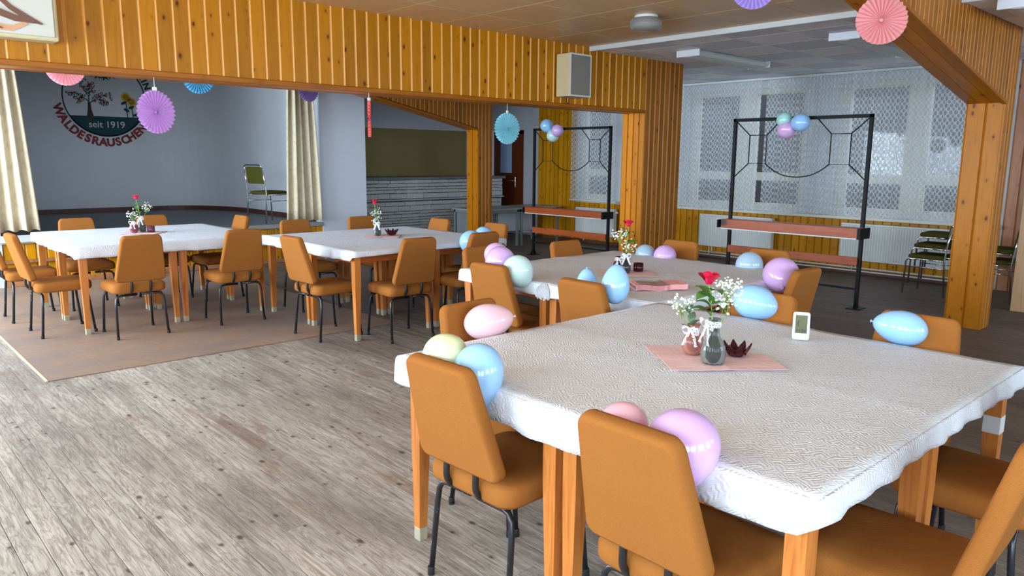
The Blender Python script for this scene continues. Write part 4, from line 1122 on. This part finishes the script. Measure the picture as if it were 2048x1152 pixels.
balloon((3.165, 3.37, .843), .096, .112, (.6, .1, -.8), 'mint', 'pale mint balloon over the chair at the middle table corner', GB)
balloon((3.20, 3.575, .88), .097, .11, (.2, -.3, -1), 'purple', 'lilac balloon between the mint one and a half hidden one', GB)
balloon((3.30, 3.72, .90), .082, .09, (.1, 0, -1), 'lilac', 'pinkish lilac balloon half hidden at the back of its trio', GB)
balloon((4.27, 5.15, .80), .108, .115, (.1, 0, -1), 'blue', 'blue balloon beside the chair back at the bar-side table', GB)
balloon((4.52, 5.27, .83), .085, .09, (0, .1, -1), 'blue', 'blue balloon mostly hidden behind a chair back below the slim column', GB)
balloon((4.90, 3.70, .775), .082, .09, (0, .2, -1), 'paleblue', 'pale blue balloon in front of the timber pillar', GB)
balloon((4.90, 3.51, .78), .090, .10, (0, -.1, -1), 'purple', 'pinkish purple balloon in front of the timber pillar', GB)
balloon((4.93, 2.796, .785), .098, .108, (.1, -.4, -1), 'paleblue', 'pale blue balloon in front of the metal frame shelf', GB)
balloon((4.46, 2.30, .813), .113, .118, (-.65, -.4, -.35), 'purple', 'purple balloon showing its knot, held by the side-on chair', GB)
balloon((3.37, 1.885, .828), .087, .118, (.25, -.9, -.2), 'blue', 'large blue balloon lying behind the roses', GB)
balloon((3.365, 1.15, .815), .075, .110, (-.1, 1, .1), 'blue', 'oval blue balloon lying against the chair right of the clock', GB)
balloon((8.33, 8.256, 2.03), .10, .108, (.3, -.3, -.5), 'blue', 'blue balloon of the trio on the farther metal frame', GF)
balloon((8.30, 7.98, 1.935), .092, .098, (.3, .3, .2), 'purple', 'purple balloon of the trio on the farther metal frame', GF)
balloon((8.34, 8.125, 1.85), .096, .10, (.3, 0, .6), 'mint', 'pale mint balloon of the trio on the farther metal frame', GF)
balloon((7.79, 4.111, 1.965), .083, .088, (.4, -.3, -.5), 'green', 'mint green balloon of the trio on the nearer metal frame', GF)
balloon((7.77, 3.888, 1.92), .095, .108, (.3, 1, 0), 'blue', 'blue balloon of the trio on the nearer metal frame', GF)
balloon((7.79, 4.072, 1.836), .098, .103, (.4, 0, .6), 'lilac', 'lilac balloon of the trio on the nearer metal frame', GF)

# ------------------------------------------------------------------ hanging paper fans
def paper_fan(p, r, nrm, key, label, ztop):
    n = 30; g = G(); vs = [(0, 0, .0), (0, 0, -.006)]
    t = tag(part_fan(n, r, FANC[key]), label, 'paper fan', 'hanging paper fans')
    d = Vector(nrm).normalized(); t.rotation_euler = d.to_track_quat('Z', 'Y').to_euler(); t.location = p
    # string and tab hang straight: convert to fan space
    mw = Matrix.Translation(p) @ t.rotation_euler.to_matrix().to_4x4(); inv = mw.inverted()
    top = Vector(p) + Vector((0, 0, r * .98))
    s = G().tube([top, (p[0], p[1], ztop)], .0022, 5); s.xf(inv); part('string', s, M['string'], t)
    tb = G().box(p[0] - .014, p[0] + .014, p[1] - .002, p[1] + .002, p[2] + r * .96, p[2] + r * .96 + .028); tb.xf(inv); part('paper_tab', tb, M['white_plastic'], t)
def part_fan(n, r, mat):
    g = G(); A = []; B = []
    N = n * 2; h = .012
    inner = []; outer = []
    for k in range(N):
        a = 2 * PI * k / N; z = h if k % 2 else -h
        inner.append((.012 * math.cos(a), .012 * math.sin(a), z * .25)); rr = r if k % 2 else r * .985
        outer.append((rr * math.cos(a), rr * math.sin(a), z))
    g.loft([inner, outer], True, False, False, False)
    o = part('paper_fan', g, mat)
    hub = G().lathe([(.001, -.004), (.011, -.003), (.011, .003), (.001, .004)], 10); part('hub', hub, mat, o)
    return o
FZ = 2.066
paper_fan((1.634, 7.2, 2.235), .15, (-.15, -1, 0), 'lightpink', 'light pink paper fan half hidden by the beam beside the drape', ZC + .16)
paper_fan((1.841, 5.70, 1.824), .15, (.30, -.95, 0), 'purple', 'purple paper fan hanging under the beam beside the emblem', FZ)
paper_fan((3.019, 8.0, 2.30), .15, (-.3, -1, 0), 'blue', 'sky blue paper fan half hidden by the beam right of the emblem', ZC + .16)
paper_fan((5.042, 9.5, 2.41), .16, (.15, -1, 0), 'violet', 'small violet paper fan in front of the cream stage drape', ZC + .16)
paper_fan((3.59, 5.70, 1.848), .155, (-.83, .56, 0), 'red', 'coral red paper fan seen edge-on under the beam', FZ)
paper_fan((5.197, 5.70, 1.816), .155, (-.12, -1, 0), 'cyan', 'sky blue paper fan hanging under the beam near the metal frame', FZ)
paper_fan((4.44, 2.60, 2.59), .14, (-.8, -.6, 0), 'lilac', 'lilac paper fan cut by the top of the frame', ZC)
paper_fan((4.428, 1.80, 2.288), .133, (-.85, -.5, .1), 'pink', 'salmon pink paper fan hanging in front of the diagonal brace', ZC)

# ------------------------------------------------------------------ ceiling fittings, speakers
lamp = thing('ceiling_lamp', 'round ceiling lamp with cut glass shade on the brown ceiling', 'lamp', (5.33, 4.11, ZC))
part('base_plate', G().lathe([(.095, 0), (.10, -.006), (.10, -.022), (.09, -.026)], 28), M['white_paint'], lamp)
part('glass_shade', G().lathe([(.115, -.027), (.128, -.04), (.134, -.07), (.13, -.10), (.11, -.118), (.05, -.124), (.01, -.125)], 40, mod=lambda k, n, z: 1 + (.02 if (k + int(z * 120)) % 2 else -.015)), M['clear_glass'], lamp)
def fluoro(x0, x1, yc, label, w=.29):
    t = thing('ceiling_light', label, 'lamp', ((x0 + x1) / 2, yc, ZW), 0, 'fluorescent ceiling lights')
    L = (x1 - x0) / 2
    part('housing', bevbox(-L, L, -w / 2 + .05, w / 2 - .05, -.035, -.004, .004), M['white_paint'], t)
    for s in (-1, 1): part('end_cap', bevbox(s * L - .012, s * L + .012, -w / 2, w / 2, -.075, -.004, .003), M['white_plastic'], t)
    g = G(); prof = [(-w / 2, -.035), (-w / 2 + .03, -.068), (-.03, -.078), (.03, -.078), (w / 2 - .03, -.068), (w / 2, -.035)]
    g.loft([[(-L + .012, a, b) for a, b in prof], [(L - .012, a, b) for a, b in prof]], False, False, False, False)
    o = part('diffuser', g, M['tube_white'], t); sm = o.modifiers.new('thickness', 'SOLIDIFY'); sm.thickness = .004
fluoro(7.08, 8.56, 4.88, 'fluorescent ceiling light next to the timber pillar')
fluoro(7.09, 8.68, 3.2, 'fluorescent ceiling light beside the salmon pink fan')
fluoro(6.5, 8.0, 1.68, 'fluorescent ceiling light at the upper frame corner beyond the brace')
sp = thing('wall_speaker', 'cream cloth-sided loudspeaker with grey front on the timber beam', 'loudspeaker', (5.98, 5.43, 2.16))
part('cabinet', bevbox(-.16, .16, .012, .20, 0, .43, .006), M['speaker_cream'], sp)
part('front_grille', bevbox(-.148, .148, .0, .014, .018, .412, .004), M['speaker_grey'], sp)
part('front_frame', G().box(-.16, .16, -.004, .012, 0, .016).box(-.16, .16, -.004, .012, .414, .43).box(-.16, -.15, -.004, .012, .016, .414).box(.15, .16, -.004, .012, .016, .414), M['panel_cream'], sp)
part('cable', G().tube([(-.02, .18, .0), (-.02, .17, -.05), (.03, .19, -.06), (.04, .2, -.01)], .004, 6), M['rubber'], sp)
pc = thing('wall_plaque', 'pale square box plaque with curved brown wooden strips on the beam', 'plaque', (.88, 5.47, 2.215))
part('box', bevbox(-.42, .35, .02, .18, 0, .52, .008), M['speaker_cream'], pc)
part('front_panel', bevbox(-.41, .325, .0, .022, .02, .51, .004), M['panel_cream'], pc)
def strip(pts, wds, mat, y=-.008, nm='wooden_strip'):
    up = []; dn = []
    for i, (a, b) in enumerate(pts):
        p0 = Vector(pts[max(i - 1, 0)]); p1 = Vector(pts[min(i + 1, len(pts) - 1)]); d = (p1 - p0).normalized(); nn = Vector((-d.y, d.x)) * wds[i]
        up.append((a + nn.x, b + nn.y)); dn.append((a - nn.x, b - nn.y))
    g = G(); n = len(up)
    rings = [[(u[0], y, u[1]), (d[0], y, d[1]), (d[0], .0, d[1]), (u[0], .0, u[1])] for u, d in zip(up, dn)]
    g.loft(rings, True, True, True, False); part(nm, g, mat, pc)
strip([(-.1, .37), (.0, .27), (.1, .17), (.2, .11), (.26, .09)], [.012, .013, .014, .016, .004], M['veneer_brown'])
strip([(-.3, .30), (-.15, .22), (.0, .15), (.12, .11), (.22, .10)], [.02, .02, .02, .018, .01], M['veneer_brown'], -.012)
strip([(-.2, .17), (-.1, .09), (.0, .055), (.1, .05), (.18, .09)], [.02, .03, .022, .016, .012], M['veneer_tan'], -.006)
strip([(-.12, .17), (-.06, .11), (.0, .055), (.05, .045)], [.012, .012, .012, .003], M['veneer_brown'], -.014)
strip([(-.3, .42), (-.12, .31), (.02, .19)], [.03, .03, .004], M['veneer_tan'], -.005)

# ------------------------------------------------------------------ table decoration
TZ = .7645
def napkin(x, y, w, d, ang, label, seed=0, folds=True):
    rnd = random.Random(seed); g = G(); nx, ny = 16, 10; vs = []; fs = []
    ph = rnd.uniform(0, 6)
    for j in range(ny + 1):
        for i in range(nx + 1):
            u, v = -w / 2 + w * i / nx, -d / 2 + d * j / ny
            vs.append((u, v, .0015 + .0012 * abs(math.sin(14 * u + 9 * v + ph)) + .001 * abs(math.sin(31 * v + ph)) + .002 * math.exp(-((u) / .006) ** 2)))
    for j in range(ny):
        for i in range(nx): b = j * (nx + 1) + i; fs.append((b, b + 1, b + nx + 2, b + nx + 1))
    g.add(vs, fs, False); o = part('paper_napkin', g, M['napkin'], None, loc=(x, y, TZ + .0004), rot=(0, 0, ang)); tag(o, label, 'napkin', 'pink paper napkins')
    sm = o.modifiers.new('thickness', 'SOLIDIFY'); sm.thickness = .0012; sm.offset = 1; return o
A40 = math.radians(-40)
napkin(2.53, 1.625, .40, .20, A40, 'pink napkin under the ribbed rose vase and dark red dish', 1)
o = napkin(2.44, 1.475, .43, .225, A40, 'creased pink napkin under the smoked glass vase, foreground', 2); o.location.z += .004
napkin(3.95, 3.13, .36, .30, A40, 'pink napkin under the dark vase on the middle table', 3)
napkin(2.36, 7.95, .36, .34, A40, 'pink napkin under the red globe vase before the emblem', 4)
napkin(4.02, 6.20, .34, .34, A40, 'pale pink napkin under the vase before the stone bar', 5)
VZ = TZ + .0075
def bow(parent, z, r, facing, big=1.0):
    """lace band round the neck with loops and tails"""
    g = G().lathe([(r + .002, z - .012 * big), (r + .004, z), (r + .002, z + .012 * big)], 20, caps=False); part('lace_band', g, M['lace'], parent)
    d = Vector((math.cos(facing), math.sin(facing), 0)); s = Vector((-d.y, d.x, 0))
    for sg in (-1, 1):
        lp = []
        for k in range(9):
            a = PI * 2 * k / 8; lp.append(d * (r + .006 + .004 * math.sin(a)) + s * sg * (.022 * big * (1 - math.cos(a))) + Vector((0, 0, z + .018 * big * math.sin(a))))
        g = G(); g.loft([[p + d * (-.0) + Vector((0, 0, -.006)) for p in lp], [p + d * .012 * big + Vector((0, 0, .006)) for p in lp]], False, False, False, True); part('lace_loop', g, M['lace'], parent)
        tl = [d * (r + .008 + .014 * t * big) + s * sg * (.004 + .03 * t * big) + Vector((0, 0, z - .075 * t * big)) for t in (0, .25, .5, .75, 1)]
        g = G(); g.loft([[p - s * .007 * big for p in tl], [p + s * .009 * big + d * .003 * math.sin(9 * i) for i, p in enumerate(tl)]], False, False, False, True); part('lace_tail', g, M['lace'], parent)
CAMF = math.radians(225)
def bottle_vase(x, y, mat, label, s=1.0, bowd=None):
    t = thing('glass_vase', label, 'vase', (x, y, VZ)); prof = [(.012, 0), (.034, .002), (.044, .012), (.047, .035), (.045, .062), (.036, .085), (.024, .102), (.019, .118), (.0185, .15), (.022, .168), (.0235, .172)]
    prof = [(r * s, z * s) for r, z in prof]
    part('body', G().lathe(prof, 24, caps=False, mod=lambda k, n, z: (1.0 if (k + int(z / s * 45)) % 2 else .93) if z < .1 * s else 1.0), mat, t)
    part('base', G().lathe([(.001, .004 * s), (.038 * s, .005 * s), (.04 * s, .012 * s), (.001, .013 * s)], 20), mat, t)
    bow(t, .152 * s, .021 * s, CAMF if bowd is None else bowd, s); return t
def globe_vase(x, y, mat, label, s=1.0, ribs=True, bowd=None):
    t = thing('globe_vase', label, 'vase', (x, y, VZ)); prof = [(.01, 0), (.024, .001), (.036, .013), (.0425, .034), (.0425, .052), (.036, .072), (.024, .086), (.019, .095), (.019, .108), (.026, .121)]
    prof = [(r * s, z * s) for r, z in prof]
    part('body', G().lathe(prof, 32, caps=False, mod=(lambda k, n, z: 1.0 + (.018 if (k + int(z * 160)) % 2 else -.018)) if ribs else None), mat, t)
    part('base', G().lathe([(.001, .002), (.024 * s, .003), (.026 * s, .008), (.001, .009)], 16), mat, t)
    bow(t, .10 * s, .02 * s, CAMF if bowd is None else bowd, .8 * s); return t
def leaf_geo(L=.05, W=.02):
    g = G(); n = 7; l = []; c = []; r = []
    for i in range(n):
        t = i / (n - 1); w = W * math.sin(PI * min(1, t * 1.0)) ** .8 * (1 - .25 * t); z = .012 * math.sin(t * 2.4) - .012 * t * t
        l.append((-w, t * L, z + .004)); c.append((0, t * L, z)); r.append((w, t * L, z + .004))
    return g.loft([l, c, r], False, False, False, True)
leafm = leaf_geo().mesh('leaf', M['leaf']); leafg = leaf_geo(.055, .018).mesh('leaf', M['leaf_grey'])
def rose(x, y, top, label, lean=(0, 0), base=.02, leaves=6, seed=0, s=1.0):
    rnd = random.Random(seed); t = thing('rose', label, 'rose', (x, y, VZ))
    hd = Vector((lean[0], lean[1], top)); p = [(0, 0, base), (lean[0] * .2, lean[1] * .2, top * .4), (lean[0] * .7, lean[1] * .7, top * .75), tuple(hd - Vector((0, 0, .035)))]
    part('stem', G().tube(p, .0026, 6), M['stem'], t)
    fl_ = put('bloom', G().lathe([(.004, -.036), (.015, -.030), (.018, -.018), (.014, .0), (.004, .006)], 14).mesh('bloom', M['rose_red']), t, hd)
    for k in range(9):
        a = k * 2.4; ring = k // 3; r0 = (.010, .015, .019)[ring] * s; h = (.030, .032, .028)[ring] * s; fl = (.002, .008, .018)[ring] * s
        rows = []
        for j in range(5):
            v = j / 4; row = []
            for i in range(6):
                u = (i / 5 - .5) * 2; ang = a + u * .85; rr = r0 * (.45 + .55 * math.sin(v * PI * .6)) + fl * v ** 3; row.append((rr * math.cos(ang), rr * math.sin(ang), -.032 * s + h * v * 1.25 - .006 * u * u * v))
            rows.append(row)
        g = G().loft(rows, False, False, False, True); part('petal', g, M['rose_red'], fl_)
    for k in range(leaves):
        tt = .5 + .3 * k / max(1, leaves - 1); q = Vector((lean[0] * tt, lean[1] * tt, base + (top - base) * tt)); a = rnd.uniform(0, 6.28)
        put('leaf', leafm, t, q, (rnd.uniform(-.2, .7), rnd.uniform(-.3, .3), a)).scale = (1.45, 1.4 + rnd.uniform(-.2, .3), 1.3)
    return t
bl = G().lathe([(.0006, -.003), (.0034, -.001), (.004, .001), (.0006, .003)], 6)
blossom = bl.mesh('blossom', M['blossom'])
def gyp(x, y, top, label, off=(0, 0), spread=.05, n=40, seed=0, base=.03, dark_leaf=0):
    """spray of baby's breath: branching stems with small blossoms"""
    rnd = random.Random(seed); t = thing('flower_spray', label, 'flowers', (x, y, VZ))
    g = G(); c = Vector((off[0], off[1], top))
    g.tube([(0, 0, base), (off[0] * .5, off[1] * .5, top * .6), tuple(c - Vector((0, 0, .03)))], .0012, 4)
    pts = []
    for k in range(n):
        d = Vector((rnd.gauss(0, 1), rnd.gauss(0, 1), rnd.gauss(0, .55))).normalized() * spread * rnd.uniform(.35, 1.0); p = c + d; pts.append(p)
        if k % 2 == 0: g.tube([tuple(c - Vector((0, 0, .035 + rnd.uniform(0, .03)))), tuple(c * .4 + p * .6 - Vector((0, 0, .012))), tuple(p)], .0006, 3, False)
    part('stems', g, M['stem'], t)
    for p in pts:
        o = put('blossom', blossom, t, p, (rnd.uniform(-.6, .6), rnd.uniform(-.6, .6), 0)); o.scale = (rnd.uniform(.9, 1.75),) * 3
    for k in range(dark_leaf):
        put('leaf', leafg, t, (off[0] * .3, off[1] * .3, base + (top - base) * (.3 + .12 * k)), (.9, rnd.uniform(-.4, .4), 1.2 + 1.9 * k))
    return t
def lotus(x, y, label, s=1.0):
    t = thing('candle_dish', label, 'candle holder', (x, y, VZ)); n = 8
    part('bowl', G().lathe([(.006, 0), (.026, .002), (.034, .014), (.037, .03), (.034, .031), (.028, .014), (.006, .008)], 16), M['wine_glass'], t)
    for k in range(n):
        a = 2 * PI * k / n; rows = []
        for j in range(4):
            v = j / 3; row = []
            for i in range(5):
                u = (i / 4 - .5) * 2; w = .42 * (1 - v ** 2 * .92); r = .034 + .024 * v; row.append((r * math.cos(a + u * w), r * math.sin(a + u * w), .012 + .042 * v - .006 * u * u))
            rows.append(row)
        o = part('petal', G().loft(rows, False, False, False, True), M['wine_glass'], t); sm = o.modifiers.new('thickness', 'SOLIDIFY'); sm.thickness = .003
    t.scale = (s, s, s); return t
def jar(x, y, mat, label, r=.034, h=.055):
    t = thing('candle_glass', label, 'candle holder', (x, y, VZ))
    part('body', G().lathe([(r * .9, .0), (r, .004), (r, h), (r * .93, h), (r * .93, .008), (.001, .008)], 28, mod=lambda k, n, z: 1.015 if k % 2 else .985), mat, t)
    part('candle', G().lathe([(.001, .009), (r * .6, .009), (r * .6, .02), (.001, .02)], 14), M['white_plastic'], t); return t
# foreground arrangement
bottle_vase(2.393, 1.479, M['smoke_glass'], 'smoked faceted glass vase with lace bow, foreground table', 1.0, math.radians(150))
globe_vase(2.453, 1.607, M['rose_glass'], 'rose-coloured ribbed globe vase with lace bow, foreground table', 1.0, True, math.radians(190))
lotus(2.556, 1.478, 'dark red glass lotus dish beside the smoked foreground vase')
rose(2.393, 1.479, .335, 'single red rose in the smoked foreground vase', (-.012, .025), .02, 8, 1, 1.15)
gyp(2.393, 1.479, .285, 'upper spray of tiny white flowers right of the foreground rose', (.075, .0), .062, 95, 2)
gyp(2.393, 1.479, .235, 'lower spray of tiny white flowers beside the foreground rose stem', (.03, -.03), .05, 34, 3)
gyp(2.453, 1.607, .20, 'spray of tiny white flowers with grey-green leaves in the globe vase', (-.035, .035), .055, 55, 4, .03, 5)
# table clock
ck = thing('table_clock', 'small white digital clock leaning on its stand, foreground table', 'clock', (3.03, 1.455, VZ - .0062), math.radians(-63))
tilt = Matrix.Rotation(math.radians(-14), 4, 'X')
part('case', pad(rrect(.068, .118, .010, 4), [(.004, -.010), (0, -.006), (0, .006), (.004, .010)]).xf(Matrix.Translation((0, 0, .0605)) @ tilt @ Matrix.Rotation(PI / 2, 4, 'X')), M['white_plastic'], ck)
scr = part('screen', G().box(-.024, .024, -.0107, -.0095, -.032, .045).xf(Matrix.Translation((0, 0, .0605)) @ tilt), M['lcd'], ck)
for ch, sz, lx, lz in (('11:54', .017, .0, -.022), ('(', .03, -.012, .012)):
    q = letter(ch, sz, M['lcd_ink'], scr, (0, 0, 0), (0, 0, 0), .0004, 'digits'); q.matrix_local = Matrix.Translation((0, 0, .0605)) @ tilt @ Matrix.Translation((lx, -.0112, lz)) @ Matrix.Rotation(PI / 2, 4, 'X') @ Matrix.Scale(.25, 4, (0, 0, 1))
part('stand', G().tube([(-.025, .006, .05), (-.027, .045, .0035)], .0035, 6).tube([(.025, .006, .05), (.027, .045, .0035)], .0035, 6), M['white_plastic'], ck)
# middle table
bottle_vase(3.926, 3.127, M['grey_glass'], 'dark smoked bulb vase with white lace bow, middle table', .78)
globe_vase(3.985, 3.235, M['wine_glass'], 'dark wine-red globe vase behind the smoked one, middle table', .8, False)
jar(4.065, 3.125, M['wine_glass'], 'ribbed wine-red candle glass on the middle table')
rose(3.926, 3.127, .345, 'red rose rising in front of the timber pillar, middle table', (.02, .0), .02, 5, 5)
gyp(3.926, 3.127, .255, 'spray of tiny white flowers on the rose stem, middle table', (-.03, .03), .06, 50, 6)
gyp(3.926, 3.127, .175, 'drooping spray of tiny white flowers above the lace bow, middle table', (.02, -.015), .065, 44, 7)
npk = thing('napkin_pack', 'opened pack of salmon paper napkins in clear film, middle table', 'napkins', (3.63, 2.64, TZ + .002), math.radians(-38))
prof = []
g = G(); rings = []
for i in range(13):
    u = -.155 + .31 * i / 12; lift = .004 * math.sin(i * .9) + (.012 * ((u - .03) / .125) ** 2 if u > .03 else 0); rings.append([(u, -.085, lift), (u, .085, lift), (u, .085, lift + .03), (u, -.085, lift + .03)])
g.loft(rings, True, True, True, False); part('napkin_stack', g, M['napkin_pack'], npk)
g = G(); rings = []
for i in range(11):
    u = -.20 + .25 * i / 10; w = .088 + .004 * math.sin(i * 2.3); h = .036 + .004 * math.sin(i * 1.7) if i > 2 else .012 + .008 * i; rings.append([(u, -w, .0), (u, w, .0), (u, w, h), (u, 0, h + .004 * math.sin(i * 3)), (u, -w, h)])
g.loft(rings, True, True, False, False); part('clear_film', g, M['film'], npk)
# far tables
globe_vase(2.275, 7.922, M['mauve_glass'], 'purple-red globe vase on the table before the emblem', 1.0, False)
bottle_vase(2.366, 7.985, M['smoke_glass'], 'slim smoked vase with white bow on the table before the emblem', .9)
jar(2.43, 7.92, M['mauve_glass'], 'mauve candle glass on the table before the emblem', .036, .06)
rose(2.366, 7.985, .355, 'red rose standing before the painted emblem', (-.03, .02), .02, 6, 9)
gyp(2.366, 7.985, .25, 'upper spray of tiny white flowers before the emblem', (.05, -.02), .06, 46, 10)
gyp(2.29, 7.935, .18, 'lower spray of tiny white flowers on the red globe vase', (-.02, .0), .06, 44, 11, .05, 2)
bottle_vase(3.971, 6.21, M['smoke_glass'], 'smoked vase with lace bow on the table before the stone bar', .8)
globe_vase(4.03, 6.30, M['clear_glass'], 'clear globe vase half hidden on the table before the stone bar', .8, False)
lotus(4.105, 6.165, 'dark red lotus dish on the table before the stone bar', 1.15)
rose(3.971, 6.21, .34, 'red rose standing before the stone bar', (-.02, .01), .02, 5, 12)
gyp(3.971, 6.21, .215, 'spray of tiny white flowers before the stone bar', (.0, .0), .065, 55, 13, .05, 2)
gyp(3.971, 6.21, .15, 'low spray of tiny white flowers round the bow before the stone bar', (-.01, .01), .05, 30, 14)
